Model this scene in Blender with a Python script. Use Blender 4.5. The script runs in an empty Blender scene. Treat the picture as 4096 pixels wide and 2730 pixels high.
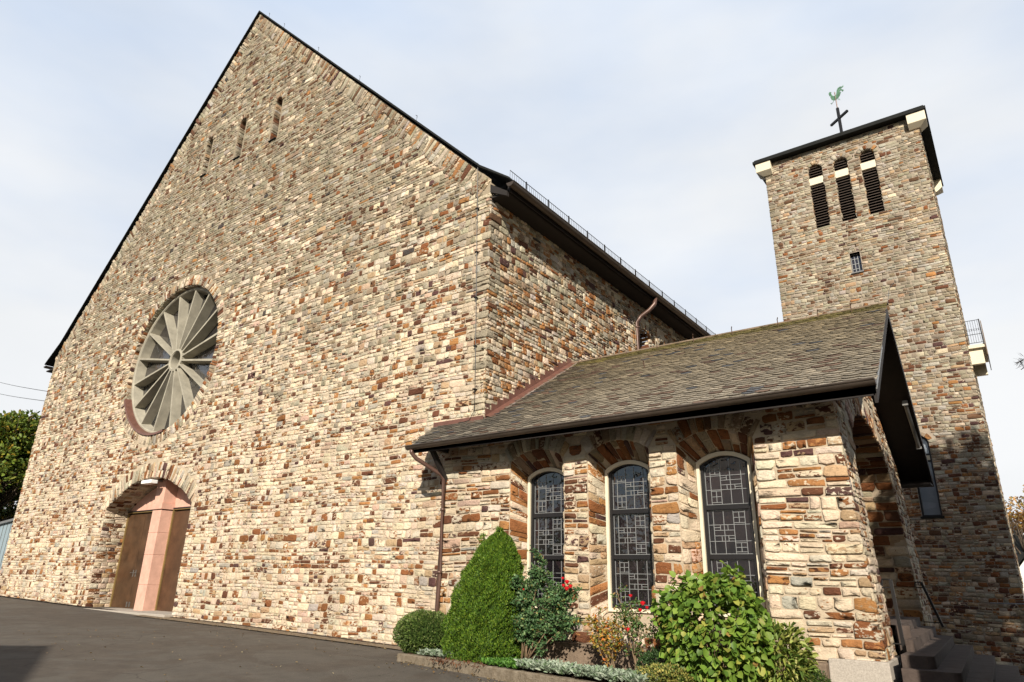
import bpy, math, random
import numpy as np
from mathutils import Matrix, Vector
from mathutils.geometry import tessellate_polygon

# ------------------------------------------------------------------ camera, sky, sun, exposure
S = bpy.context.scene
C = S.collection
cam_d = bpy.data.cameras.new('camera'); cam = bpy.data.objects.new('camera', cam_d); C.objects.link(cam)
cam_d.sensor_width = 36; cam_d.lens = 23.585; cam_d.clip_start = 0.05; cam_d.clip_end = 3000
RR = ((0.80608, 0.59150, 0.01925), (-0.18469, 0.28234, -0.94137), (-0.56225, 0.75526, 0.33683))
mw = Matrix(((RR[0][0], -RR[1][0], -RR[2][0], 0), (RR[0][1], -RR[1][1], -RR[2][1], 0), (RR[0][2], -RR[1][2], -RR[2][2], 0), (0, 0, 0, 1)))
cam.matrix_world = mw
S.camera = cam
SUNV = Vector((0.62, -1.08, 0.70)).normalized()          # direction towards the sun
sl = bpy.data.lights.new('sun', 'SUN'); sl.energy = 5.0; sl.angle = math.radians(0.6); sl.color = (1.0, 0.915, 0.79)
so = bpy.data.objects.new('sun', sl); C.objects.link(so); so.rotation_euler = SUNV.to_track_quat('Z', 'Y').to_euler()
W = bpy.data.worlds.new('World'); S.world = W; W.use_nodes = True
nt = W.node_tree; nt.nodes.clear()
def wn(t, **k):
    n = nt.nodes.new(t)
    for a, b in k.items(): setattr(n, a, b)
    return n
sky = wn('ShaderNodeTexSky', sky_type='NISHITA'); sky.sun_disc = False
sky.sun_elevation = math.asin(SUNV.z); sky.sun_rotation = math.atan2(SUNV.x, SUNV.y); sky.air_density = 1.0; sky.dust_density = 1.0
tc = wn('ShaderNodeTexCoord'); mp = wn('ShaderNodeMapping'); mp.inputs['Scale'].default_value = (1.0, 1.0, 2.6)
n1 = wn('ShaderNodeTexNoise'); n1.inputs['Scale'].default_value = 1.7; n1.inputs['Detail'].default_value = 5; n1.inputs['Roughness'].default_value = 0.52
r1 = wn('ShaderNodeMapRange'); r1.inputs['From Min'].default_value = 0.36; r1.inputs['From Max'].default_value = 0.66; r1.inputs['To Min'].default_value = 0.88; r1.inputs['To Max'].default_value = 1.0
n2 = wn('ShaderNodeTexNoise'); n2.inputs['Scale'].default_value = 2.0; n2.inputs['Detail'].default_value = 5
cr = wn('ShaderNodeValToRGB'); cr.color_ramp.elements[0].position = 0.3; cr.color_ramp.elements[0].color = (9.3, 10.7, 12.9, 1); cr.color_ramp.elements[1].position = 0.7; cr.color_ramp.elements[1].color = (12.9, 13.1, 13.3, 1)
mx = wn('ShaderNodeMix', data_type='RGBA'); bg = wn('ShaderNodeBackground'); bg.inputs['Strength'].default_value = 0.05
wo = wn('ShaderNodeOutputWorld'); L = nt.links.new
L(tc.outputs['Generated'], mp.inputs['Vector']); L(mp.outputs[0], n1.inputs['Vector']); L(mp.outputs[0], n2.inputs['Vector'])
sz = wn('ShaderNodeSeparateXYZ'); L(tc.outputs['Generated'], sz.inputs[0])
ez = wn('ShaderNodeMapRange'); ez.inputs['From Min'].default_value = 0.22; ez.inputs['From Max'].default_value = 0.80; ez.inputs['To Min'].default_value = 0.25; ez.inputs['To Max'].default_value = -0.20; L(sz.outputs['Z'], ez.inputs['Value'])
ea = wn('ShaderNodeMath', operation='ADD'); L(ez.outputs[0], ea.inputs[0]); L(n2.outputs['Fac'], ea.inputs[1])
L(n1.outputs['Fac'], r1.inputs['Value']); L(ea.outputs[0], cr.inputs['Fac'])
dt = wn('ShaderNodeVectorMath', operation='DOT_PRODUCT'); dt.inputs[1].default_value = (-0.5, 0.87, 0.1); L(tc.outputs['Generated'], dt.inputs[0])
r2 = wn('ShaderNodeMapRange'); r2.inputs['From Min'].default_value = -0.5; r2.inputs['From Max'].default_value = 0.35; r2.inputs['To Min'].default_value = 0.05; r2.inputs['To Max'].default_value = 1.0
L(dt.outputs['Value'], r2.inputs['Value'])      # thin cloud veil lies to the north, clear blue towards the sun
mm = wn('ShaderNodeMath', operation='MULTIPLY'); L(r1.outputs[0], mm.inputs[0]); L(r2.outputs[0], mm.inputs[1])
L(mm.outputs[0], mx.inputs['Factor']); L(sky.outputs[0], mx.inputs[6]); L(cr.outputs[0], mx.inputs[7])
L(mx.outputs[2], bg.inputs['Color']); L(bg.outputs[0], wo.inputs['Surface'])
S.view_settings.view_transform = 'Standard'; S.view_settings.look = 'None'; S.view_settings.exposure = 0.55; S.view_settings.gamma = 1.0
S.cycles.max_bounces = 6; S.cycles.use_adaptive_sampling = True; S.cycles.adaptive_threshold = 0.02; S.cycles.use_denoising = True

# ------------------------------------------------------------------ materials
def newmat(name):
    m = bpy.data.materials.new(name); m.use_nodes = True
    return m, m.node_tree, m.node_tree.nodes['Principled BSDF']
def node(t, typ, **k):
    n = t.nodes.new(typ)
    for a, b in k.items(): setattr(n, a, b)
    return n
def plain(name, col, rough=0.6, metal=0.0, var=0.15, scale=3.0, bump=0.0, bscale=40.0, spec=0.5, col2=None):
    m, t, b = newmat(name); l = t.links.new
    tc = node(t, 'ShaderNodeTexCoord')
    n = node(t, 'ShaderNodeTexNoise'); n.inputs['Scale'].default_value = scale; n.inputs['Detail'].default_value = 6; n.inputs['Roughness'].default_value = 0.65
    l(tc.outputs['Object'], n.inputs['Vector'])
    r = node(t, 'ShaderNodeValToRGB'); c2 = col2 or tuple(c * (1 - 2 * var) for c in col)
    r.color_ramp.elements[0].position = 0.3; r.color_ramp.elements[0].color = (*c2, 1)
    r.color_ramp.elements[1].position = 0.7; r.color_ramp.elements[1].color = (*[min(1, c * (1 + var * .5)) for c in col], 1)
    l(n.outputs['Fac'], r.inputs['Fac']); l(r.outputs[0], b.inputs['Base Color'])
    b.inputs['Roughness'].default_value = rough; b.inputs['Metallic'].default_value = metal; b.inputs['Specular IOR Level'].default_value = spec
    if bump:
        n2 = node(t, 'ShaderNodeTexNoise'); n2.inputs['Scale'].default_value = bscale; n2.inputs['Detail'].default_value = 5
        l(tc.outputs['Object'], n2.inputs['Vector'])
        bp = node(t, 'ShaderNodeBump'); bp.inputs['Strength'].default_value = 1.0; bp.inputs['Distance'].default_value = bump
        l(n2.outputs['Fac'], bp.inputs['Height']); l(bp.outputs[0], b.inputs['Normal'])
    return m
def stone_mat(name='rubble_stone', scl=11.0, bump=0.03):
    m, t, b = newmat(name); l = t.links.new
    tc = node(t, 'ShaderNodeTexCoord')
    a = node(t, 'ShaderNodeAttribute', attribute_name='ca'); c = node(t, 'ShaderNodeAttribute', attribute_name='cb')
    mpn = node(t, 'ShaderNodeMapping'); mpn.inputs['Scale'].default_value = (1, 1, 1.7)
    l(tc.outputs['Object'], mpn.inputs['Vector'])
    n = node(t, 'ShaderNodeTexNoise'); n.inputs['Scale'].default_value = scl; n.inputs['Detail'].default_value = 5; n.inputs['Roughness'].default_value = .62
    l(mpn.outputs[0], n.inputs['Vector'])
    ad = node(t, 'ShaderNodeMath', operation='ADD'); l(n.outputs['Fac'], ad.inputs[0]); l(c.outputs['Alpha'], ad.inputs[1])
    mr = node(t, 'ShaderNodeMapRange'); mr.inputs['From Min'].default_value = .985; mr.inputs['From Max'].default_value = 1.03
    l(ad.outputs[0], mr.inputs['Value'])
    mx = node(t, 'ShaderNodeMix', data_type='RGBA'); l(mr.outputs[0], mx.inputs['Factor']); l(a.outputs['Color'], mx.inputs[6]); l(c.outputs['Color'], mx.inputs[7])
    n3 = node(t, 'ShaderNodeTexNoise'); n3.inputs['Scale'].default_value = 28; n3.inputs['Detail'].default_value = 6; n3.inputs['Roughness'].default_value = .7
    l(mpn.outputs[0], n3.inputs['Vector'])
    hs = node(t, 'ShaderNodeHueSaturation'); mr2 = node(t, 'ShaderNodeMapRange'); mr2.inputs['From Min'].default_value = .25; mr2.inputs['From Max'].default_value = .75
    mr2.inputs['To Min'].default_value = .72; mr2.inputs['To Max'].default_value = 1.22
    l(n3.outputs['Fac'], mr2.inputs['Value']); l(mr2.outputs[0], hs.inputs['Value']); l(mx.outputs[2], hs.inputs['Color'])
    ms = node(t, 'ShaderNodeMapping'); ms.inputs['Scale'].default_value = (.9, .9, .22); l(tc.outputs['Object'], ms.inputs['Vector'])
    ns = node(t, 'ShaderNodeTexNoise'); ns.inputs['Scale'].default_value = 1.3; ns.inputs['Detail'].default_value = 7; ns.inputs['Roughness'].default_value = .62; l(ms.outputs[0], ns.inputs['Vector'])
    mt = node(t, 'ShaderNodeMapRange'); mt.inputs['From Min'].default_value = .36; mt.inputs['From Max'].default_value = .60; mt.inputs['To Min'].default_value = .74; mt.inputs['To Max'].default_value = 1.06; l(ns.outputs['Fac'], mt.inputs['Value'])
    st_ = node(t, 'ShaderNodeHueSaturation'); l(mt.outputs[0], st_.inputs['Value']); l(hs.outputs[0], st_.inputs['Color'])
    l(st_.outputs[0], b.inputs['Base Color'])
    b.inputs['Roughness'].default_value = .85; b.inputs['Specular IOR Level'].default_value = .25
    n4 = node(t, 'ShaderNodeTexNoise'); n4.inputs['Scale'].default_value = 16; n4.inputs['Detail'].default_value = 7; n4.inputs['Roughness'].default_value = .6
    l(mpn.outputs[0], n4.inputs['Vector'])
    bp = node(t, 'ShaderNodeBump'); bp.inputs['Distance'].default_value = bump; l(n4.outputs['Fac'], bp.inputs['Height']); l(bp.outputs[0], b.inputs['Normal'])
    return m
def attr_mat(name, rough=.6, trans=0.0, spec=.4, bump=0, nscale=18, lo=.75, hi=1.2):
    m, t, b = newmat(name); l = t.links.new
    a = node(t, 'ShaderNodeAttribute', attribute_name='ca'); tc = node(t, 'ShaderNodeTexCoord')
    n = node(t, 'ShaderNodeTexNoise'); n.inputs['Scale'].default_value = nscale; n.inputs['Detail'].default_value = 5; l(tc.outputs['Object'], n.inputs['Vector'])
    mr = node(t, 'ShaderNodeMapRange'); mr.inputs['From Min'].default_value = .3; mr.inputs['From Max'].default_value = .7; mr.inputs['To Min'].default_value = lo; mr.inputs['To Max'].default_value = hi
    l(n.outputs['Fac'], mr.inputs['Value'])
    hs = node(t, 'ShaderNodeHueSaturation'); l(mr.outputs[0], hs.inputs['Value']); l(a.outputs['Color'], hs.inputs['Color']); l(hs.outputs[0], b.inputs['Base Color'])
    b.inputs['Roughness'].default_value = rough; b.inputs['Specular IOR Level'].default_value = spec
    if bump:
        bp = node(t, 'ShaderNodeBump'); bp.inputs['Distance'].default_value = bump; l(n.outputs['Fac'], bp.inputs['Height']); l(bp.outputs[0], b.inputs['Normal'])
    if trans:
        tr = node(t, 'ShaderNodeBsdfTranslucent'); l(hs.outputs[0], tr.inputs['Color'])
        ms = node(t, 'ShaderNodeMixShader'); ms.inputs[0].default_value = trans
        l(b.outputs[0], ms.inputs[1]); l(tr.outputs[0], ms.inputs[2]); l(ms.outputs[0], t.nodes['Material Output'].inputs['Surface'])
    return m
M = {}
M['stone'] = stone_mat()
M['mortar'] = plain('lime_mortar', (.47, .385, .28), .95, var=.12, scale=4, bump=.012, bscale=60, spec=.1)
def mortar_front():
    m = plain('lime_mortar_front', (.47, .385, .28), .95, var=.10, scale=4, bump=.012, bscale=60, spec=.1); t = m.node_tree; b = t.nodes['Principled BSDF']; l = t.links.new
    src = b.inputs['Base Color'].links[0].from_socket; tc = node(t, 'ShaderNodeTexCoord'); sx_ = node(t, 'ShaderNodeSeparateXYZ'); l(tc.outputs['Object'], sx_.inputs[0])
    n = node(t, 'ShaderNodeTexNoise'); n.inputs['Scale'].default_value = .35; n.inputs['Detail'].default_value = 4; l(tc.outputs['Object'], n.inputs['Vector'])
    ma = node(t, 'ShaderNodeMath', operation='MULTIPLY_ADD'); ma.inputs[1].default_value = 9; l(n.outputs['Fac'], ma.inputs[0]); l(sx_.outputs[2], ma.inputs[2])
    mr = node(t, 'ShaderNodeMapRange'); mr.inputs['From Min'].default_value = 9; mr.inputs['From Max'].default_value = 18; l(ma.outputs[0], mr.inputs['Value'])
    mx = node(t, 'ShaderNodeMix', data_type='RGBA'); l(mr.outputs[0], mx.inputs['Factor']); l(src, mx.inputs[6]); mx.inputs[7].default_value = (.27, .225, .16, 1); l(mx.outputs[2], b.inputs['Base Color'])
    return m
M['mortar_front'] = mortar_front()
M['mortar_up'] = plain('weathered_mortar', (.36, .30, .235), .95, var=.15, scale=2, bump=.012, bscale=60, spec=.1)
M['slate'] = attr_mat('slate', .75, spec=.3, bump=.004, nscale=30, lo=.6, hi=1.3)
M['darkslate'] = plain('dark_slate', (.016, .017, .016), .8, var=.2, scale=5, spec=.15)
M['wood'] = plain('dark_stained_wood', (.014, .009, .007), .8, var=.25, scale=6)
M['zinc'] = plain('aged_brown_gutter', (.085, .065, .05), .42, .35, var=.2, scale=2, spec=.5)
M['pipe'] = plain('brown_painted_pipe', (.11, .06, .045), .4, .2, var=.15, scale=3)
M['copper'] = plain('brown_copper_flashing', (.20, .095, .07), .42, .35, var=.15, scale=6, bump=.003, bscale=10)
M['lead'] = plain('crumpled_lead', (.42, .33, .28), .35, .4, var=.3, scale=14, bump=.02, bscale=18)
M['concrete_frame'] = plain('painted_concrete', (.345, .32, .255), .8, var=.16, scale=2.2, bump=.003, bscale=30, spec=.2)
M['cream'] = plain('cream_paint', (.68, .61, .46), .6, var=.05, scale=4)
M['black_frame'] = plain('black_steel', (.018, .017, .018), .4, .2, var=.1)
M['came'] = plain('lead_came', (.29, .30, .30), .45, .3, var=.1, scale=20)
M['pink'] = plain('pink_sandstone', (.62, .37, .285), .75, var=.10, scale=3.5, bump=.004, bscale=24, spec=.2)
M['bronze'] = plain('brown_bronze_door', (.115, .060, .030), .42, .35, var=.28, scale=1.6, bump=.003, bscale=9)
M['brass'] = plain('yellow_door_frame', (.27, .185, .07), .5, .3, var=.15)
M['plinth'] = plain('weathered_plinth', (.22, .165, .12), .95, var=.2, scale=3, bump=.012, bscale=40, spec=.1)
M['granite'] = plain('speckled_concrete', (.40, .36, .31), .9, var=.16, scale=45, bump=.004, bscale=80, spec=.1)
M['step'] = plain('brown_sandstone_step', (.088, .066, .055), .8, var=.2, scale=4, bump=.006, bscale=30, spec=.2)
M['kerb'] = plain('kerb_concrete', (.19, .16, .12), .95, var=.25, scale=9, bump=.016, bscale=45, spec=.1, col2=(.115, .09, .06))
M['soil'] = plain('garden_soil', (.075, .045, .03), 1, var=.3, scale=9, bump=.05, bscale=20, spec=.05)
M['iron'] = plain('black_iron', (.015, .014, .014), .45, .3, var=.1)
M['steel'] = plain('galvanised_steel', (.28, .28, .27), .4, .7, var=.15)
M['verdigris'] = plain('verdigris_copper', (.20, .42, .25), .7, .1, var=.25, scale=5)
M['white'] = plain('white_render', (.75, .73, .68), .8, var=.05)
M['whitelamp'] = plain('white_plastic', (.82, .82, .80), .35, var=.03)
M['panel'] = plain('blue_grey_panel', (.28, .36, .40), .5, .2, var=.05, scale=2)
M['bark'] = plain('grey_bark', (.13, .095, .065), .95, var=.3, scale=9, bump=.02, bscale=22)
M['rosewood'] = plain('rose_stem', (.22, .15, .085), .8, var=.25, scale=14)
M['darkroom'] = plain('dark_interior', (.02, .018, .016), .9, var=.1)
M['louvre'] = plain('dark_wood_louvre', (.075, .05, .035), .7, var=.2, scale=4)
M['rosepetal'] = plain('red_petal', (.62, .01, .02), .5, var=.12, scale=20)
def glass_mat(name, tint, rough=.04, cl=(.02, .02, .022)):
    m, t, b = newmat(name); l = t.links.new
    tc = node(t, 'ShaderNodeTexCoord'); v = node(t, 'ShaderNodeTexVoronoi'); v.inputs['Scale'].default_value = 3.1; l(tc.outputs['Object'], v.inputs['Vector'])
    mx = node(t, 'ShaderNodeMix', data_type='RGBA'); mx.inputs[6].default_value = (*cl, 1); mx.inputs[7].default_value = (*tint, 1)
    sp = node(t, 'ShaderNodeSeparateColor'); l(v.outputs['Color'], sp.inputs[0]); l(sp.outputs[0], mx.inputs['Factor']); l(mx.outputs[2], b.inputs['Base Color'])
    b.inputs['Roughness'].default_value = rough; b.inputs['Specular IOR Level'].default_value = .6; b.inputs['IOR'].default_value = 2.0
    n = node(t, 'ShaderNodeTexNoise'); n.inputs['Scale'].default_value = 5; l(tc.outputs['Object'], n.inputs['Vector'])
    bp = node(t, 'ShaderNodeBump'); bp.inputs['Distance'].default_value = .010; l(n.outputs['Fac'], bp.inputs['Height']); l(bp.outputs[0], b.inputs['Normal'])
    return m
M['glass'] = glass_mat('leaded_glass', (.020, .014, .016), .03, (.006, .006, .008))
M['roseglass'] = glass_mat('rose_glass', (.03, .026, .026), .10, (.012, .012, .014))
M['skyglass'] = glass_mat('sky_reflection_glass', (.24, .27, .30), .15, (.20, .23, .26))  # pale grey base stands in for sky reflected in the tower panes
def asphalt():
    m, t, b = newmat('asphalt'); l = t.links.new
    tc = node(t, 'ShaderNodeTexCoord')
    n = node(t, 'ShaderNodeTexNoise'); n.inputs['Scale'].default_value = .55; n.inputs['Detail'].default_value = 7; n.inputs['Roughness'].default_value = .6; n.inputs['Distortion'].default_value = .6
    l(tc.outputs['Object'], n.inputs['Vector'])
    r = node(t, 'ShaderNodeValToRGB'); e = r.color_ramp.elements
    e[0].position = .485; e[0].color = (.083, .070, .057, 1); e[1].position = .515; e[1].color = (.092, .081, .068, 1)
    l(n.outputs['Fac'], r.inputs['Fac'])
    n2 = node(t, 'ShaderNodeTexNoise'); n2.inputs['Scale'].default_value = 90; n2.inputs['Detail'].default_value = 3; l(tc.outputs['Object'], n2.inputs['Vector'])
    mr = node(t, 'ShaderNodeMapRange'); mr.inputs['From Min'].default_value = .3; mr.inputs['From Max'].default_value = .7; mr.inputs['To Min'].default_value = .72; mr.inputs['To Max'].default_value = 1.3; l(n2.outputs['Fac'], mr.inputs['Value'])
    hs = node(t, 'ShaderNodeHueSaturation'); l(mr.outputs[0], hs.inputs['Value']); l(r.outputs[0], hs.inputs['Color'])
    # pale specks: small chips and dry leaves trodden into the surface
    v = node(t, 'ShaderNodeTexVoronoi'); v.inputs['Scale'].default_value = 9; l(tc.outputs['Object'], v.inputs['Vector'])
    lt = node(t, 'ShaderNodeMath', operation='LESS_THAN'); lt.inputs[1].default_value = .07; l(v.outputs['Distance'], lt.inputs[0])
    sp = node(t, 'ShaderNodeSeparateColor'); l(v.outputs['Color'], sp.inputs[0])
    gt = node(t, 'ShaderNodeMath', operation='GREATER_THAN'); gt.inputs[1].default_value = .86; l(sp.outputs[0], gt.inputs[0])
    mu = node(t, 'ShaderNodeMath', operation='MULTIPLY'); l(lt.outputs[0], mu.inputs[0]); l(gt.outputs[0], mu.inputs[1])
    mx = node(t, 'ShaderNodeMix', data_type='RGBA'); mx.inputs[7].default_value = (.26, .23, .17, 1); l(mu.outputs[0], mx.inputs['Factor'])
    n5 = node(t, 'ShaderNodeTexNoise'); n5.inputs['Scale'].default_value = 2.2; n5.inputs['Detail'].default_value = 6; n5.inputs['Roughness'].default_value = .7; l(tc.outputs['Object'], n5.inputs['Vector'])
    m5 = node(t, 'ShaderNodeMapRange'); m5.inputs['From Min'].default_value = .3; m5.inputs['From Max'].default_value = .7; m5.inputs['To Min'].default_value = .80; m5.inputs['To Max'].default_value = 1.18; l(n5.outputs['Fac'], m5.inputs['Value'])
    h5 = node(t, 'ShaderNodeHueSaturation'); l(m5.outputs[0], h5.inputs['Value']); l(hs.outputs[0], h5.inputs['Color'])
    mpc = node(t, 'ShaderNodeMapping'); l(tc.outputs['Object'], mpc.inputs['Vector']); nd = node(t, 'ShaderNodeMix', data_type='VECTOR'); nd.inputs['Factor'].default_value = .22; l(mpc.outputs[0], nd.inputs[4]); l(n5.outputs['Color'], nd.inputs[5])
    vc = node(t, 'ShaderNodeTexVoronoi', feature='DISTANCE_TO_EDGE'); vc.inputs['Scale'].default_value = .42; l(nd.outputs[1], vc.inputs['Vector'])
    lc_ = node(t, 'ShaderNodeMath', operation='LESS_THAN'); lc_.inputs[1].default_value = .0016; l(vc.outputs['Distance'], lc_.inputs[0])
    mc = node(t, 'ShaderNodeMix', data_type='RGBA'); mc.inputs[7].default_value = (.028, .022, .018, 1); l(lc_.outputs[0], mc.inputs['Factor']); l(h5.outputs[0], mc.inputs[6]); l(mc.outputs[2], mx.inputs[6])
    l(mx.outputs[2], b.inputs['Base Color']); b.inputs['Roughness'].default_value = .9; b.inputs['Specular IOR Level'].default_value = .25
    bp = node(t, 'ShaderNodeBump'); bp.inputs['Distance'].default_value = .012; l(n2.outputs['Fac'], bp.inputs['Height']); l(bp.outputs[0], b.inputs['Normal'])
    return m
M['asphalt'] = asphalt()
M['strip'] = plain('gravel_strip', (.22, .175, .125), .95, var=.2, scale=9, bump=.01, bscale=60, spec=.1, col2=(.125, .095, .065))
M['grit'] = plain('dark_wall_grit', (.10, .075, .06), .95, var=.35, scale=25, bump=.02, bscale=45, spec=.1)
M['core'] = plain('shrub_core', (.028, .05, .012), 1, var=.3, scale=20, spec=.05)
M['leaf'] = attr_mat('leaf', .5, .30, .35, nscale=6, lo=.85, hi=1.15)
M['hill'] = plain('wooded_hill', (.05, .06, .022), 1, var=.3, scale=.3, spec=.05, col2=(.018, .026, .012))

# ------------------------------------------------------------------ object helpers
def link(o, parent=None):
    C.objects.link(o)
    if parent is not None: o.parent = parent
    return o
def raw(name, verts, faces, mat, parent=None, ca=None, cb=None, smooth=False):
    """one mesh object from arrays; parents sit at the origin without rotation"""
    me = bpy.data.meshes.new(name)
    verts = np.asarray(verts, dtype=np.float32)
    if isinstance(faces, list):
        off = PO(parent)
        me.from_pydata((verts - np.array(off)).tolist(), [], faces)
    else:
        tot = sum(len(f) for f in faces)
        off = np.array(PO(parent))
        me.vertices.add(len(verts)); me.vertices.foreach_set('co', (verts - off).astype(np.float32).ravel())
        loops = np.concatenate([f.ravel() for f in faces]).astype(np.int32)
        sizes = np.concatenate([np.full(len(f), f.shape[1]) for f in faces]); starts = np.concatenate([[0], np.cumsum(sizes)[:-1]]).astype(np.int32)
        me.loops.add(len(loops)); me.polygons.add(tot)
        me.loops.foreach_set('vertex_index', loops); me.polygons.foreach_set('loop_start', starts); me.update(calc_edges=True)
    for nm, a in (('ca', ca), ('cb', cb)):
        if a is not None:
            at = me.attributes.new(nm, 'FLOAT_COLOR', 'POINT'); at.data.foreach_set('color', np.asarray(a, dtype=np.float32).ravel())
    if smooth: me.polygons.foreach_set('use_smooth', [True] * len(me.polygons))
    me.materials.append(M[mat] if isinstance(mat, str) else mat)
    me.update()
    return link(bpy.data.objects.new(name, me), parent)
def tag(o, label=None, cat=None, group=None, kind=None):
    if label: o['label'] = label
    if cat: o['category'] = cat
    if group: o['group'] = group
    if kind: o['kind'] = kind
    return o
def thing(name, loc, label, cat, group=None):
    o = bpy.data.objects.new(name, None); o.location = loc; o.empty_display_size = .3; link(o)
    return tag(o, label, cat, group)
class MB:
    """collects simple solids for ONE mesh"""
    def __init__(s): s.v = []; s.f = []
    def add(s, v, f):
        n = len(s.v); s.v += [tuple(map(float, p)) for p in v]; s.f += [tuple(i + n for i in q) for q in f]; return s
    def hexa(s, p):  # 8 points: bottom 4 ccw, top 4 ccw
        return s.add(p, [(3, 2, 1, 0), (4, 5, 6, 7), (0, 1, 5, 4), (1, 2, 6, 5), (2, 3, 7, 6), (3, 0, 4, 7)])
    def box(s, x0, x1, y0, y1, z0, z1):
        return s.hexa([(x0, y0, z0), (x1, y0, z0), (x1, y1, z0), (x0, y1, z0), (x0, y0, z1), (x1, y0, z1), (x1, y1, z1), (x0, y1, z1)])
    def bar(s, a, b, w, h=None, up=(0, 0, 1)):
        a = Vector(a); b = Vector(b); h = h or w; d = (b - a).normalized(); u = Vector(up)
        sd = d.cross(u); sd = sd.normalized() if sd.length > 1e-4 else Vector((1, 0, 0)); u = sd.cross(d).normalized()
        P = []
        for c in (a, b):
            for i, j in ((-1, -1), (1, -1), (1, 1), (-1, 1)): P.append(c + sd * i * w / 2 + u * j * h / 2)
        return s.hexa(P)
    def tube(s, pts, r, n=8, caps=True, half=None, up=(0, 0, 1)):
        pts = [Vector(p) for p in pts]; rs = r if isinstance(r, (list, tuple)) else [r] * len(pts)
        base = len(s.v); N = n
        u = Vector(up)
        for i, p in enumerate(pts):
            d = (pts[min(i + 1, len(pts) - 1)] - pts[max(i - 1, 0)]).normalized()
            a = d.cross(u)
            if a.length < 1e-3: a = d.cross(Vector((1, 0, 0)))
            a.normalize(); b = a.cross(d).normalized()
            for k in range(N):
                t = 2 * math.pi * k / N; q = p + (a * math.cos(t) + b * math.sin(t)) * rs[i]; s.v.append(tuple(q))
        for i in range(len(pts) - 1):
            for k in range(N):
                k2 = (k + 1) % N; s.f.append((base + i * N + k, base + i * N + k2, base + (i + 1) * N + k2, base + (i + 1) * N + k))
        if caps:
            s.f.append(tuple(base + k for k in range(N))[::-1]); s.f.append(tuple(base + (len(pts) - 1) * N + k for k in range(N)))
        return s
    def prism(s, poly, ext):  # poly 3D list, extruded by ext
        n = len(poly); e = Vector(ext); v = [Vector(p) for p in poly] + [Vector(p) + e for p in poly]
        tri = tessellate_polygon([[Vector(p) for p in poly]])
        f = [tuple(t) for t in tri] + [tuple(i + n for i in t)[::-1] for t in tri]
        f += [(i, i + n, (i + 1) % n + n, (i + 1) % n) for i in range(n)]
        return s.add(v, f)
    def loft(s, rings, closed=True):
        base = len(s.v); n = len(rings[0])
        for r in rings: s.v += [tuple(map(float, p)) for p in r]
        for i in range(len(rings) - 1):
            for k in range(n if closed else n - 1):
                k2 = (k + 1) % n; s.f.append((base + i * n + k, base + i * n + k2, base + (i + 1) * n + k2, base + (i + 1) * n + k))
        return s
    def build(s, name, mat, parent=None, bevel=0, smooth=False):
        off = PO(parent)
        me = bpy.data.meshes.new(name); me.from_pydata([tuple(Vector(p) - off) for p in s.v], [], s.f); me.validate(); me.update()
        me.materials.append(M[mat] if isinstance(mat, str) else mat)
        if smooth: me.polygons.foreach_set('use_smooth', [True] * len(me.polygons))
        o = link(bpy.data.objects.new(name, me), parent)
        if bevel:
            b = o.modifiers.new('bevel', 'BEVEL'); b.width = bevel; b.segments = 2; b.limit_method = 'ANGLE'
        return o
def PO(parent):
    v = Vector((0, 0, 0)); p = parent
    while p is not None: v += p.location; p = p.parent
    return v

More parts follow.
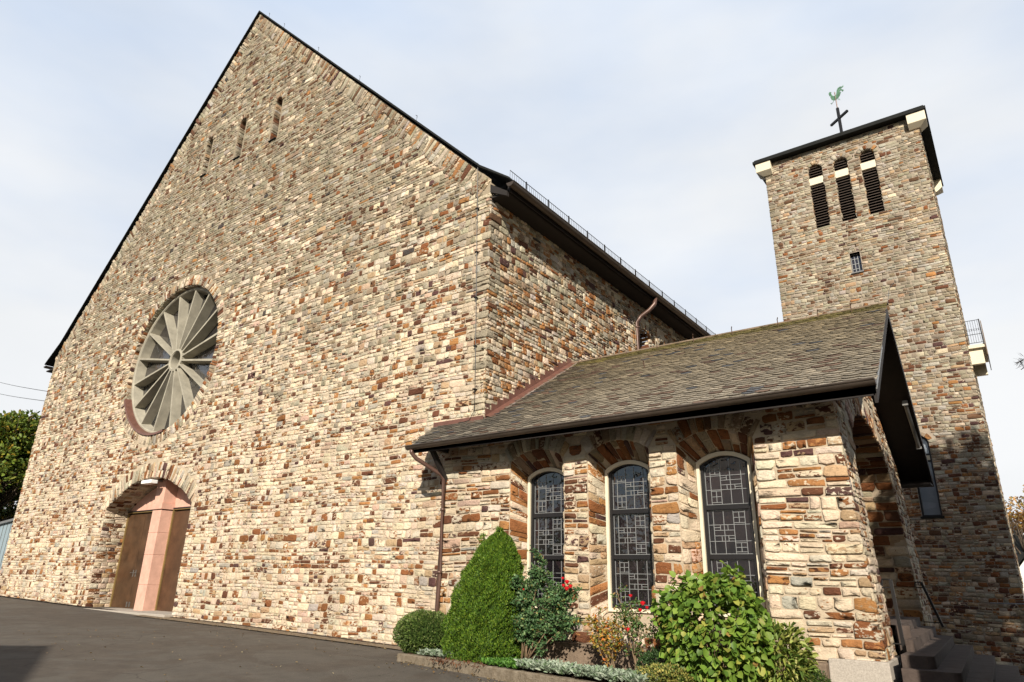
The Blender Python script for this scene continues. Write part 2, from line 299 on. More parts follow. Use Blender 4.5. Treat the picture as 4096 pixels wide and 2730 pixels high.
# ------------------------------------------------------------------ rubble masonry
def scan(poly, v):
    xs = []
    n = len(poly)
    for i in range(n):
        (x0, y0), (x1, y1) = poly[i], poly[(i + 1) % n]
        if (y0 <= v) != (y1 <= v): xs.append(x0 + (v - y0) / (y1 - y0) * (x1 - x0))
    xs.sort(); return [(xs[i], xs[i + 1]) for i in range(0, len(xs) - 1, 2)]
def make_rows(v0, v1, rng, lo, hi):
    r = []; v = v0
    while v < v1 - lo * .6:
        h = rng.uniform(lo, hi) if rng.random() > .25 else rng.uniform(lo, lo * 1.3)
        h = min(h, v1 - v)
        r.append((v, v + h)); v += h
    return r
def split_rows(rows, zs):
    out = []
    for a, b in rows:
        cuts = [a] + sorted(z for z in zs if a + .035 < z < b - .035) + [b]
        out += list(zip(cuts[:-1], cuts[1:]))
    return out
def pack(rows, outer, holes, rng, wlo, whi, joint=.014, split=.62):
    out = []
    for a, b in rows:
        o = None
        for q in (a + .1 * (b - a), (a + b) / 2, b - .1 * (b - a)):
            iv = scan(outer, q)
            if not iv: o = None; break
            iv = (iv[0][0], iv[-1][1]); o = iv if o is None else (max(o[0], iv[0]), min(o[1], iv[1]))
        if o is None or o[1] - o[0] < .05: continue
        ivs = [o]
        for h in holes:
            he = None
            for q in (a + .1 * (b - a), (a + b) / 2, b - .1 * (b - a)):
                for z in scan(h, q): he = z if he is None else (min(he[0], z[0]), max(he[1], z[1]))
            if he is None: continue
            nn = []
            for x0, x1 in ivs:
                if he[1] <= x0 or he[0] >= x1: nn.append((x0, x1)); continue
                if he[0] > x0 + .04: nn.append((x0, he[0]))
                if he[1] < x1 - .04: nn.append((he[1], x1))
            ivs = nn
        H = b - a
        for x0, x1 in ivs:
            u = x0
            while u < x1 - 1e-4:
                w = rng.uniform(wlo, whi) * (1.25 if rng.random() < .15 else 1)
                if x1 - (u + w) < wlo * .8: w = x1 - u
                k = 1
                if rng.random() < split and H > .13: k = 2
                if rng.random() < split * .45 and H > .2: k = 3
                cuts = sorted([a + H * (i + rng.uniform(-.25, .25)) / k for i in range(1, k)]); cuts = [a] + cuts + [b]
                for i in range(k):
                    h = cuts[i + 1] - cuts[i]
                    us = [u, u + w]
                    if w > wlo * 1.7 and rng.random() < .45 + .2 * k: us = [u, u + w * rng.uniform(.35, .65), u + w]
                    for j in range(len(us) - 1):
                        out.append((us[j] + joint / 2, us[j + 1] - joint / 2, cuts[i] + joint / 2, cuts[i + 1] - joint / 2))
                u += w
    return np.array(out) if out else np.zeros((0, 4))
PAL = dict(cream=(.60, .49, .355), pale=(.56, .485, .375), grey=(.38, .345, .285), tan=(.41, .28, .165), orange=(.33, .155, .055), rust=(.21, .082, .028),
           brown=(.12, .048, .024), plum=(.085, .042, .036), pink=(.47, .33, .245), char=(.06, .05, .045), wgrey=(.275, .235, .168), wtan=(.26, .19, .122), wpale=(.37, .322, .238), wrust=(.125, .065, .034))
MIXES = {
 'low':   dict(cream=41, pale=21, grey=4, tan=6, pink=4, orange=5, rust=12, brown=9, plum=3),
 'high':  dict(wpale=30, grey=5, wgrey=38, wtan=17, tan=1.5, wrust=6, orange=.8, rust=2, brown=2, plum=.8, char=.8),
 'annex': dict(cream=35, pale=17, grey=4, tan=10, orange=9, rust=15, brown=9, plum=3, pink=4),
 'recess_shade': dict(rust=26, brown=24, wtan=20, tan=14, plum=8, orange=6, wgrey=10),  # dark rust and brown stones; their colour stands in for recess shade
 'side':  dict(cream=22, pale=16, grey=10, tan=18, orange=15, rust=10, brown=5, plum=3, wgrey=8),
 'tower': dict(wpale=36, cream=3, grey=12, wgrey=26, wtan=16, tan=5, orange=1.2, wrust=5, rust=2.5, brown=1.5, plum=.7),
 'towlow': dict(cream=5, wpale=16, grey=10, wgrey=16, wtan=14, tan=9, orange=5, wrust=10, rust=11, brown=8, plum=4),
}
def colours(n, rng, mixlo, mixhi=None, t=None, dens=None):
    names = list(PAL); P = np.array([PAL[k] for k in names])
    def prob(m): p = np.array([MIXES[m].get(k, 0) for k in names], float); return p / p.sum()
    a = rng.choice(len(names), n, p=prob(mixlo))
    if mixhi is not None:
        b = rng.choice(len(names), n, p=prob(mixhi)); a = np.where(rng.random(n) < t, b, a)
    if dens is not None:      # dark stones sit in drifts, not evenly
        kk = [names.index(q) for q in ('tan', 'orange', 'rust', 'brown', 'plum', 'grey')]; sw_ = np.isin(a, kk) & (rng.random(n) > dens); a = np.where(sw_, names.index('cream'), a)
    ca = P[a] * rng.uniform(.88, 1.10, (n, 1)) * rng.uniform(.96, 1.04, (n, 3))
    light = ca[:, 1] > .27; two = rng.random(n)
    dk = rng.choice([names.index(k) for k in ('tan', 'orange', 'rust', 'brown', 'plum', 'grey')], n, p=[.16, .14, .32, .20, .08, .10])
    lt = rng.choice([names.index(k) for k in ('cream', 'pale', 'tan', 'brown', 'orange')], n, p=[.36, .14, .16, .2, .14])
    cb = P[np.where(light, dk, lt)] * rng.uniform(.85, 1.15, (n, 1))
    al = np.where(light, rng.uniform(-.05, .52, n), rng.uniform(.30, .54, n))
    if mixhi is not None:
        tt_ = np.asarray(t) * np.ones(n); al = al - .17 * tt_; cb = cb * (1 - .3 * tt_[:, None])
    return np.c_[ca, np.ones(n)], np.c_[cb, al]
def stones(rects, mapf, rng, hlo, hhi, cols, full=True, jit=1.0):
    """relief stones: rects (n,4) in (u,v); mapf(u,v,h)->xyz arrays. returns verts, [faces], ca, cb"""
    n = len(rects); u0, u1, v0, v1 = rects.T
    w = u1 - u0; h = v1 - v0; m = np.minimum(w, h)
    c = lambda: m * rng.uniform(.03, .30, n) * (rng.random(n) < .75) + m * .03
    c1, c2, c3, c4 = c(), c(), c(), c(); um = u0 + w * rng.uniform(.35, .65, n); un = u0 + w * rng.uniform(.35, .65, n)
    U = np.stack([u0 + c1, um, u1 - c2, u1, u1, u1 - c3, un, u0 + c4, u0, u0], 1)
    V = np.stack([v0, v0, v0, v0 + c2 * .8, v1 - c3 * .8, v1, v1, v1, v1 - c4 * .8, v0 + c1 * .8], 1)
    jj = (m * .07 * jit)[:, None]
    U = U + rng.uniform(-1, 1, U.shape) * jj; V = V + rng.uniform(-1, 1, V.shape) * jj
    uc = ((u0 + u1) / 2)[:, None]; vc = ((v0 + v1) / 2)[:, None]
    Hs = rng.uniform(hlo, hhi, n)[:, None]; tu = rng.uniform(-.07, .07, (n, 1)); tv = rng.uniform(-.14, .06, (n, 1))
    def ring(ins, dh, rough=0):
        k = 1 - ins / np.maximum(m[:, None], .02) * 2
        kk = np.clip(k, .15, 1); uu = uc + (U - uc) * (1 - (1 - kk) * (m / w)[:, None]); vv = vc + (V - vc) * (1 - (1 - kk) * (m / h)[:, None])
        hh = Hs + dh + tu * np.clip(uu - uc, -.15, .15) + tv * (vv - vc) + (rng.uniform(-rough, rough, uu.shape) if rough else 0)
        return uu, vv, hh
    R = [(U, V, np.full_like(U, -.015)), ring(.002, -.007), ring(.011, .0, .004)]
    if full: 
        a, b, d = ring(0, 0); k = rng.uniform(.40, .62, (n, 1)); R.append((uc + (U - uc) * k, vc + (V - vc) * k, d * 0 + Hs + tu * np.clip((U - uc) * k, -.15, .15) + tv * (V - vc) * k + rng.uniform(-.007, .012, U.shape)))
    cen = (uc + w[:, None] * rng.uniform(-.12, .12, (n, 1)), vc + h[:, None] * rng.uniform(-.1, .1, (n, 1)), Hs + rng.uniform(-.002, .012, (n, 1)))
    UU = np.concatenate([r[0] for r in R] + [cen[0]], 1); VV = np.concatenate([r[1] for r in R] + [cen[1]], 1); HH = np.concatenate([r[2] for r in R] + [cen[2]], 1)
    K = len(R); nv = 10 * K + 1
    X = np.stack(mapf(UU.ravel(), VV.ravel(), HH.ravel()), 1)
    q = []; 
    for r in range(K - 1):
        for i in range(10): q.append((r * 10 + i, r * 10 + (i + 1) % 10, (r + 1) * 10 + (i + 1) % 10, (r + 1) * 10 + i))
    t = [((K - 1) * 10 + i, (K - 1) * 10 + (i + 1) % 10, nv - 1) for i in range(10)]
    base = (np.arange(n) * nv)[:, None, None]
    Q = (np.array(q)[None] + base).reshape(-1, 4); T = (np.array(t)[None] + base).reshape(-1, 3)
    return X, Q, T, np.repeat(cols[0], nv, 0), np.repeat(cols[1], nv, 0)
class Wall:
    """gathers relief stones for one mesh"""
    def __init__(s): s.X = []; s.Q = []; s.T = []; s.a = []; s.b = []; s.n = 0
    def add(s, rects, mapf, rng, hlo, hhi, cols, full=True, jit=1.0, flip=False):
        if len(rects) == 0: return s
        X, Q, T, a, b = stones(rects, mapf, rng, hlo, hhi, cols, full, jit)
        if flip: Q = Q[:, ::-1]; T = T[:, ::-1]
        s.X.append(X); s.Q.append(Q + s.n); s.T.append(T + s.n); s.a.append(a); s.b.append(b); s.n += len(X); return s
    def build(s, name, parent):
        X = np.concatenate(s.X) 
        return raw(name, X, (np.concatenate(s.Q), np.concatenate(s.T)), 'stone', parent, np.concatenate(s.a), np.concatenate(s.b))
class Curve:
    def __init__(s, pts):
        s.p = np.array(pts, float); d = np.diff(s.p, axis=0); s.s = np.r_[0, np.cumsum(np.hypot(*d.T))]; s.L = s.s[-1]
        t = np.gradient(s.p, s.s, axis=0); t /= np.linalg.norm(t, axis=1)[:, None]; s.t = t
    def at(s, q):
        x = np.interp(q, s.s, s.p[:, 0]); y = np.interp(q, s.s, s.p[:, 1]); tx = np.interp(q, s.s, s.t[:, 0]); ty = np.interp(q, s.s, s.t[:, 1]); l = np.hypot(tx, ty)
        return x, y, -ty / l, tx / l          # point and left normal
    def offset(s, d):
        x, y, nx, ny = s.at(s.s); return list(zip(x + nx * d, y + ny * d))
def waves(u, v): return .014 * np.sin(u * 1.3 + v * .9) + .010 * np.sin(u * 3.1 - v * 2.1 + 1)
def mapY(y0, s=1, wave=True):   # wall facing -y:  (u,v)->(x,z)
    return lambda u, v, h: (u, y0 - h * s, v + (waves(u, v) if wave else 0))
def mapX(x0, s=1, wave=True):   # wall facing +x:  (u,v)->(y,z)
    return lambda u, v, h: (x0 + h * s, u, v + (waves(u, v) if wave else 0))
def band_map(cv, f):            # stones along a curve: u = arc length, v = outward distance
    def g(u, v, h):
        x, y, nx, ny = cv.at(u); return f(x + nx * v, y + ny * v, h)
    return g
def plate(name, outer, holes, f, mat, parent):
    polys = [[Vector((a, b, 0)) for a, b in p] for p in [outer] + holes]
    tri = tessellate_polygon(polys); pts = [p for q in [outer] + holes for p in q]
    a = np.array(pts, float); X = np.stack(f(a[:, 0], a[:, 1], np.zeros(len(a))), 1)
    mb = MB().add(X.tolist(), [tuple(t) for t in tri]); return mb.build(name, mat, parent)
def arch(cx, hw, zb, zs, rise, n=14, closed=True):
    """outline of an arched opening, ccw from the bottom right going up over to bottom left"""
    if rise < hw * .98:
        R = (hw * hw + rise * rise) / (2 * rise); a0 = math.asin(hw / R); cz = zs + rise - R
        top = [(cx + R * math.sin(a0 - 2 * a0 * i / n), cz + R * math.cos(a0 - 2 * a0 * i / n)) for i in range(n + 1)]
    else:
        top = [(cx + hw * math.cos(math.pi * i / n), zs + rise * math.sin(math.pi * i / n)) for i in range(n + 1)]
    return [(cx + hw, zb)] + top + [(cx - hw, zb)]

# ------------------------------------------------------------------ ground
def G(x, y):
    gx = np.interp(x, [-80, -37, -28, -18, -12.8, -9, 0, 30], [-.7, -1.04, -1.2, -1.335, -1.44, -1.52, -1.68, -1.9])
    z = gx - .012 * np.clip(12 - y, 0, 30)
    wr = np.clip((x + 4) / 3, 0, 1)
    return z - wr * .085 * np.clip(y - 12, 0, 22)
def sheet(name, xs, ys, zf, mat, kind='structure'):
    X, Y = np.meshgrid(xs, ys); Z = zf(X, Y); n = len(xs); m = len(ys)
    v = np.stack([X.ravel(), Y.ravel(), Z.ravel()], 1)
    i = np.arange(m - 1)[:, None] * n + np.arange(n - 1)[None]; q = np.stack([i, i + 1, i + n + 1, i + n], -1).reshape(-1, 4)
    return tag(raw(name, v, (q,), mat), kind=kind)
gxs = np.r_[-1500, -600, -200, np.arange(-90, 31, 1.5), 60, 200, 600, 1500]; gys = np.r_[-1500, -500, -150, -60, np.arange(-40, 60, 1.5), 90, 200, 600, 1500]
sheet('asphalt_ground', gxs, gys, G, 'asphalt')
FRONTZ = lambda x: G(np.array(x, float), np.array(12.0))
def ribbon(name, xs, yof0, yof1, dz, mat):
    xs = np.array(xs); n = len(xs)
    a = np.stack([xs, yof0(xs), G(xs, yof0(xs)) + dz], 1); b = np.stack([xs, yof1(xs), G(xs, yof1(xs)) + dz], 1)
    q = np.array([(i, i + 1, n + i + 1, n + i) for i in range(n - 1)]); return tag(raw(name, np.r_[a, b], (q,), mat), kind='structure')
rs = np.random.default_rng(3)
xx = np.arange(-23.2, -10.2, .12); wob = rs.uniform(-.015, .015, len(xx))
ribbon('gravel_strip', xx, lambda x: 11.35 + .012 * (x + 23) + wob * 1, lambda x: x * 0 + 12.05, .022, 'strip')
xx = np.arange(-37, -10.2, .1); wob2 = rs.uniform(-.03, .03, len(xx))
ribbon('wall_grit', xx, lambda x: 11.86 + wob2, lambda x: x * 0 + 12.05, .03, 'grit')

# ------------------------------------------------------------------ church nave
rng = np.random.default_rng(7)
ch = thing('church', (-23.4, 12, -1.3), 'large gabled rubble stone church with spoked round window and bronze doors', 'church')
LX, RX, AX, AZ = -37.1, -9.73, -23.42, 23.85
outer = [(LX, -2.2), (RX, -2.2), (RX, 10.10), (AX, AZ), (LX, 9.95)]
RCX, RCZ, RRX, RRZ = -25.47, 7.9, 3.25, 3.0
rose = [(RCX + RRX * math.cos(t), RCZ + RRZ * math.sin(t)) for t in np.linspace(0, 2 * math.pi, 65)]
door = arch(-25.05, 3.05, -1.6, 2.25, 1.02)
SL = [(-20.72, 16.0, 18.0), (-23.2, 16.15, 18.1), (-25.74, 16.28, 18.22)]
slits = [arch(x, .24, zb, zt - .24, .24, 8) for x, zb, zt in SL]
rosec = Curve(rose); doorc = Curve(door[1:-1]); slitc = [Curve(s[1:-1]) for s in slits]
plate('mortar_bed', outer, [rose[:-1], door, *slits], mapY(12.0, 1, False), 'mortar_front', ch)
rows = make_rows(-2.0, AZ, rng, .085, .215)
fw = Wall()
def closed_off(cv, d, zb=None):
    return cv.offset(d)
# left normal points inward for ccw curves, so outward offsets are negative
hole_rose = rosec.offset(-.42)[:-1]
def arch_hole(cv, d, cx, hw, zb):
    p = cv.offset(-d); z0 = cv.p[0][1] - .02; return [(cx + hw, zb), (cx + hw, z0)] + [(x, z) for x, z in p] + [(cx - hw, z0), (cx - hw, zb)]
hole_door = arch_hole(doorc, .57, -25.05, 3.05, -1.8)
holes = [hole_rose, hole_door] + [arch_hole(c, .26, s[0], .33, s[1]) for c, s in zip(slitc, SL)]
inner = [(LX - .03, -2.2), (RX + .03, -2.2), (RX + .03, 9.55), (AX, AZ - .92), (LX - .03, 9.2)]
rc = pack(split_rows(rows, [q[1] for q in SL]), inner, holes, rng, .16, .48, joint=.014, split=.36)
tz = np.clip(((rc[:, 2] + rc[:, 3]) / 2 - 3.5 + .9 * np.sin(rc[:, 0] * .7)) / 9.5, 0, .96)
uu_, vv_ = (rc[:, 0] + rc[:, 1]) / 2, (rc[:, 2] + rc[:, 3]) / 2
dn = .90 + .28 * np.sin(uu_ * 1.1 + 2 * np.sin(vv_ * 2.1)) + .30 * np.sin(vv_ * 3.7 + .8 * np.sin(uu_ * .5)) + .22 * np.sin(uu_ * 2.7 - vv_ * 5.3)
fw.add(rc, mapY(12.0), rng, .005, .022, colours(len(rc), rng, 'low', 'high', tz, dens=dn))
def lining(cv, v0, v1, step, m, rngs, hl, hh, mix, mix2=None, t=0, layers=1, s0=0, s1=None):
    s1 = s1 or cv.L; r = []; u = s0
    while u < s1 - .03:
        w = min(step * rng.uniform(.6, 1.4), s1 - u)
        if s1 - u - w < step * .4: w = s1 - u
        if layers == 2 and rng.random() < .5:
            k = rng.uniform(.4, .6); r += [(u + .006, u + w - .006, v0, v0 + (v1 - v0) * k - .008), (u + .006, u + w - .006, v0 + (v1 - v0) * k + .008, v1)]
        else: r.append((u + .006, u + w - .006, v0, v1 - rng.uniform(0, .08)))
        u += w
    r = np.array(r); rngs.add(r, m, rng, hl, hh, colours(len(r), rng, mix, mix2, t)); return r
neg = lambda cv, f: (lambda u, v, h: band_map(cv, f)(u, -v, h))
lining(rosec, .0, .40, .105, neg(rosec, mapY(12.0, 1, False)), fw, .008, .032, 'low', 'high', .45, layers=2)
lining(doorc, .0, .55, .105, neg(doorc, mapY(12.0, 1, False)), fw, .008, .032, 'low', 'tower', .4, layers=2)
for c in slitc: lining(c, .0, .24, .10, neg(c, mapY(12.0, 1, False)), fw, .01, .04, 'high')
# stones set on edge along both rakes
for cv, sgn in ((Curve([(RX + .02, 10.08), (AX + .02, AZ - .01)]), 1), (Curve([(LX - .02, 9.94), (AX - .02, AZ - .01)]), -1)):
    lining(cv, 0.02, .62, .15, (lambda u, v, h, cv=cv, sgn=sgn: band_map(cv, mapY(12.0, 1, False))(u, v * sgn, h)), fw, .01, .045, 'high', layers=2)
fw.build('front_wall', ch)
# reveals (stones lining the openings)
def reveal(cv, y0, y1, f, mix, name, parent, step=.16, mat_back='mortar', m2=None, t=0, hl=.0, hh=.03, split=2):
    """cv in (u,z); surface runs back from y0 to y1. f(u, z, depth, h)->xyz"""
    w = Wall(); r = []; s = 0
    while s < cv.L - .03:
        k = min(step * rng.uniform(.6, 1.5), cv.L - s); d = y0; 
        if cv.L - s - k < step * .4: k = cv.L - s
        while d < y1 - .01:
            q = min((y1 - y0) / split * rng.uniform(.7, 1.4), y1 - d); q = y1 - d if y1 - d - q < .12 else q
            r.append((s + .007, s + k - .007, d + .007, d + q - .007)); d += q
        s += k
    r = np.array(r)
    w.add(r, f, rng, hl, hh, colours(len(r), rng, mix, m2, t)); return w
def cyl(cv):
    def g(u, v, h):
        x, z, nx, nz = cv.at(u); return x + nx * h, v, z + nz * h
    return g
def tubewall(name, cv, y0, y1, mat, parent, f=None):
    P = cv.p; n = len(P)
    g = f or cyl(cv); a = np.stack(g(cv.s, np.full(n, y0), np.full(n, -.004)), 1); b = np.stack(g(cv.s, np.full(n, y1), np.full(n, -.004)), 1)
    return raw(name, np.r_[a, b], (np.array([(i, i + 1, n + i + 1, n + i) for i in range(n - 1)]),), mat, parent)
fulldoor = Curve(door)
reveal(rosec, 12.0, 12.34, cyl(rosec), 'low', '', ch, m2='high', t=.5, split=1).build('window_reveal', ch); tubewall('window_reveal_mortar', rosec, 12.0, 12.4, 'mortar', ch)
reveal(fulldoor, 12.0, 12.95, cyl(fulldoor), 'low', '', ch, hl=.0, hh=.022, step=.13, split=3).build('door_reveal', ch); tubewall('door_reveal_mortar', fulldoor, 12.0, 13.0, 'mortar', ch)
for s, (x, zb, zt) in zip(slits, SL):
    sw = MB().box(x - .30, x + .30, 12.42, 12.48, zb - .1, zt + .1).build('slit_window', 'darkroom', ch)
    cv = Curve(s); reveal(cv, 12.0, 12.4, cyl(cv), 'high', '', ch, step=.13, split=1, m2='recess_shade', t=.12).build('slit_reveal', sw); tubewall('reveal_mortar', cv, 12.0, 12.42, 'mortar_up', sw)
    MB().hexa([(x - .23, 11.93, zb - .06), (x + .23, 11.93, zb - .06), (x + .23, 12.4, zb), (x - .23, 12.4, zb), (x - .23, 11.93, zb - .03), (x + .23, 11.93, zb - .03), (x + .23, 12.4, zb + .03), (x - .23, 12.4, zb + .03)]).build('sill', 'darkslate', sw)
# side wall (faces +x)
side = [(12.0, -2.6), (42, -2.6), (42, 10.0), (12.0, 10.0)]
cl = [arch(20.98, .42, 7.3, 8.25, .40, 10), arch(22.62, .42, 7.3, 8.25, .40, 10), arch(26.5, .42, 7.3, 8.25, .40, 10)]
plate('side_wall_mortar', side, cl, mapX(RX, 1, False), 'mortar', ch)
sw = Wall(); clc = [Curve(c[1:-1]) for c in cl]
rc = pack(rows, [(11.97, .3), (28.5, .3), (28.5, 9.85), (11.97, 9.85)], [arch_hole(c, .3, cx, .42, 7.3) for c, cx in zip(clc, (20.98, 22.62, 26.5))], rng, .16, .46, joint=.016, split=.4)
tz = np.clip(((rc[:, 2] + rc[:, 3]) / 2 - 5) / 7, 0, .5)
sw.add(rc, mapX(RX), rng, .008, .04, colours(len(rc), rng, 'side', 'high', tz), flip=True)
for c in clc: lining(c, .0, .28, .12, neg(c, mapX(RX, 1, False)), sw, .01, .04, 'side')
# rough quoin blocks at the corner, proud of both faces
for a, b in rows:
    if 1.0 < a < 9.6 and rng.random() < .7 and b - a > .12:
        lx = rng.uniform(.25, .6); ly = rng.uniform(.3, .7); cc = (np.array([[*(np.array((.40, .345, .25)) * rng.uniform(.7, 1.3)), 1]]), np.array([[.2, .15, .09, rng.uniform(.1, .42)]]))
        sw.add(np.array([(12 - .045, 12 + ly, a + .01, b - .01)]), mapX(RX + .006), rng, .012, .028, cc, flip=True)
        sw.add(np.array([(RX - lx, RX + .045, a + .01, b - .01)]), mapY(12.0 - .006), rng, .012, .028, cc)
sw.build('side_wall', ch)
for c, cx in zip(cl, (20.98, 22.62, 26.5)):
    g = MB().box(RX - .36, RX - .30, cx - .5, cx + .5, 7.2, 8.8).build('arched_window', 'glass', ch)
    cv = Curve(c)
    w = Wall(); 
    def fx(u, v, h, cv=cv):
        y, z, ny, nz = cv.at(u); return RX - v, y + ny * h, z + nz * h
    r = []; s = 0
    while s < cv.L - .03:
        k = min(.15 * rng.uniform(.6, 1.4), cv.L - s); r.append((s + .006, s + k - .006, 0, .3)); s += k
    r = np.array(r); w.add(r, fx, rng, 0, .02, colours(len(r), rng, 'side')); w.build('window_reveal', g)
MB().box(LX, LX + .02, 12.02, 42, -2.4, 9.9).build('north_wall', 'mortar_up', ch)
MB().box(LX, RX, 41.9, 42, -2.4, 10.0).build('rear_wall', 'mortar_up', ch)
# roof, flared a little at the eaves
def rprof(off):   # outline of the roof section in (x, z), top skin lifted by off
    return [(-38.05, 9.76 + off), (-36.75, 10.62 + off * 1.3), (AX, AZ + .06 + off * 1.4), (-10.05, 10.54 + off * 1.3), (-9.06, 9.82 + off)]
rp = rprof(.0); rt = rprof(.055)
MB().loft([[(x, y, z) for x, z in rp + rt[::-1]] for y in (11.88, 42.1)]).prism([(x, 11.88, z) for x, z in rp + rt[::-1]], (0, .004, 0)).build('roof', 'darkslate', ch)
MB().box(-9.72, -9.13, 12.0, 42, 9.50, 9.56).box(-9.17, -9.10, 12.0, 42, 9.50, 9.80).build('eaves_board', 'wood', ch); MB().box(-37.95, -37.1, 12.0, 42, 9.4, 9.46).build('eaves_board', 'wood', ch)
MB().hexa([(-9.7, 11.93, 9.66), (-9.14, 11.93, 9.36), (-9.14, 12.02, 9.36), (-9.7, 12.02, 9.66), (-9.7, 11.93, 9.90), (-9.14, 11.93, 9.50), (-9.14, 12.02, 9.50), (-9.7, 12.02, 9.90)]).build('rafter_end', 'wood', ch)
def gutter(name, a, b, r, mat, parent, seg=14, outward=None):
    a = Vector(a); b = Vector(b); d = (b - a).normalized(); sd = d.cross(Vector((0, 0, 1))).normalized(); up = Vector((0, 0, 1))
    rings = []
    for p in (a, b):
        outr = [p + sd * r * math.cos(math.pi * i / seg) - up * r * math.sin(math.pi * i / seg) for i in range(seg + 1)]
        inr = [p + sd * (r - .01) * math.cos(math.pi * i / seg) - up * (r - .01) * math.sin(math.pi * i / seg) for i in range(seg, -1, -1)]
        rings.append(outr + inr)
    mb = MB().loft(rings)
    for p in (a, b): mb.prism([p + sd * r * math.cos(math.pi * i / seg) - up * r * math.sin(math.pi * i / seg) for i in range(seg + 1)], d * .012)
    mb.tube([a + sd * r, b + sd * r], .018, 6); mb.tube([a - sd * r, b - sd * r], .012, 6)
    n = int((b - a).length / 2)
    for i in range(1, n):   # brackets / joints
        p = a + (b - a) * i / n
        mb.loft([[p + d * e + sd * (r + .006) * math.cos(math.pi * k / seg) - up * (r + .006) * math.sin(math.pi * k / seg) for k in range(seg + 1)] for e in (-.02, .02)], closed=False)
    return mb.build(name, mat, parent, smooth=False)
gutter('gutter', (-8.98, 11.84, 9.66), (-8.98, 42, 9.66), .115, 'zinc', ch)
gutter('gutter', (-38.14, 11.93, 9.72), (-38.14, 42, 9.72), .10, 'zinc', ch)
sn = MB()
for z in (10.02, 10.27): sn.tube([(-9.22, 12.15, z), (-9.22, 41, z)], .010, 5)
for i in range(int(29 / .10)): y = 12.15 + i * .1; sn.tube([(-9.22, y, 10.02), (-9.22, y, 10.27)], .0055, 4)
for i in range(26): y = 12.9 + i * 1.1; sn.bar((-9.22, y, 9.85), (-9.22, y, 10.31), .022, .03)
sn.build('snow_guard', 'iron', ch)
for s in (.06, .16, .36, .56, .78):   # roof hooks showing above the rake
    x = AX + (RX - AX) * s; z = AZ - (x - AX) * 1.004 + .12
    MB().tube([(x, 11.95, z), (x + .02, 11.95, z + .22), (x - .04, 11.95, z + .27)], .010, 5).build('roof_hook', 'iron', ch)
pp = [(-9.0, 20.55, 9.56), (-9.02, 20.5, 9.30), (-9.2, 20.42, 9.08), (-9.48, 20.32, 8.88), (-9.60, 20.28, 8.65), (-9.60, 20.28, 4.0)]
MB().tube(pp, .075, 12).tube([(-9.60, 20.28, 8.5), (-9.60, 20.28, 8.45)], .085, 12).build('downpipe', 'pipe', ch, smooth=True)
# lightning conductor down the corner of the front
cb = MB().tube([(-10.17, 11.93, 10.75), (-10.08, 11.925, 8), (-9.98, 11.93, 5), (-9.95, 11.93, 3.78), (-10.1, 11.93, 3.56), (-11.2, 11.92, 3.45)], .008, 5)
for z in (9.3, 8.0, 6.7, 5.4, 4.3): cb.box(-10.13 + (8 - z) * .03, -10.05 + (8 - z) * .03, 11.90, 12.0, z, z + .025)
cb.build('lightning_cable', 'iron', ch)

# round window
rw = MB().box(RCX - 3.3, RCX + 3.3, 12.92, 12.95, RCZ - 3.1, RCZ + 3.1).build('round_window', 'darkroom', ch)
def ell(k, y, n=64): return [(RCX + RRX * k * math.cos(t), y, RCZ + RRZ * k * math.sin(t)) for t in np.linspace(0, 2 * math.pi, n, endpoint=False)]
MB().loft([ell(.995, 12.85), ell(.995, 12.18), ell(.955, 12.16), ell(.945, 12.2), ell(.915, 12.75), ell(.915, 12.85)]).build('window_ring', 'concrete_frame', rw)
HC = (RCX + .03, RCZ - .03)
def hell(k, y, n=32): return [(HC[0] + k * math.cos(t), y, HC[1] + k * .93 * math.sin(t)) for t in np.linspace(0, 2 * math.pi, n, endpoint=False)]
MB().loft([hell(.49, 12.8), hell(.49, 12.2), hell(.40, 12.18), hell(.37, 12.22), hell(.35, 12.8)]).build('hub', 'concrete_frame', rw)
for i in range(16):
    t = math.pi * 2 * (i + .5) / 16
    a = Vector((HC[0] + .46 * math.cos(t), 12.2, HC[1] + .43 * math.sin(t))); b = Vector((RCX + RRX * .95 * math.cos(t), 12.2, RCZ + RRZ * .95 * math.sin(t)))
    d = (b - a).normalized(); sd = Vector((-d.z, 0, d.x)); Y = Vector((0, .40, 0)); f0, f1, bk = .030, .042, .055
    MB().hexa([a - sd * f0, b - sd * f1, b - sd * bk + Y, a - sd * .05 + Y, a + sd * f0, b + sd * f1, b + sd * bk + Y, a + sd * .05 + Y]).build('spoke', 'concrete_frame', rw)
MB().prism([(RCX + RRX * .93 * math.cos(t), 12.56, RCZ + RRZ * .93 * math.sin(t)) for t in np.linspace(0, 2 * math.pi, 48, endpoint=False)], (0, .015, 0)).build('glass', 'roseglass', rw)
lc = MB()
r5 = random.Random(4)
for i in range(150):
    t = r5.uniform(0, 6.28); k = r5.uniform(.25, .88); x = RCX + RRX * k * math.cos(t); z = RCZ + RRZ * k * math.sin(t); an = r5.choice([.5, .9, 1.6, 2.2, 2.8]); l = r5.uniform(.15, .4)
    lc.bar((x - l * math.cos(an), 12.553, z - l * math.sin(an)), (x + l * math.cos(an), 12.553, z + l * math.sin(an)), .010, .008, up=(0, 1, 0))
lc.build('lead_cames', 'steel', rw)
si = []
for t in np.linspace(math.radians(205), math.radians(282), 26):
    c, s_n = math.cos(t), math.sin(t)
    si.append([(RCX + RRX * k * c, y, RCZ + RRZ * k * s_n + dz) for k, y, dz in ((.965, 12.24, 0), (.985, 11.93, 0), (1.012, 11.925, 0), (1.012, 11.94, 0), (.995, 11.95, 0), (.985, 12.24, 0))])
MB().loft(si).build('copper_sill', 'copper', rw)

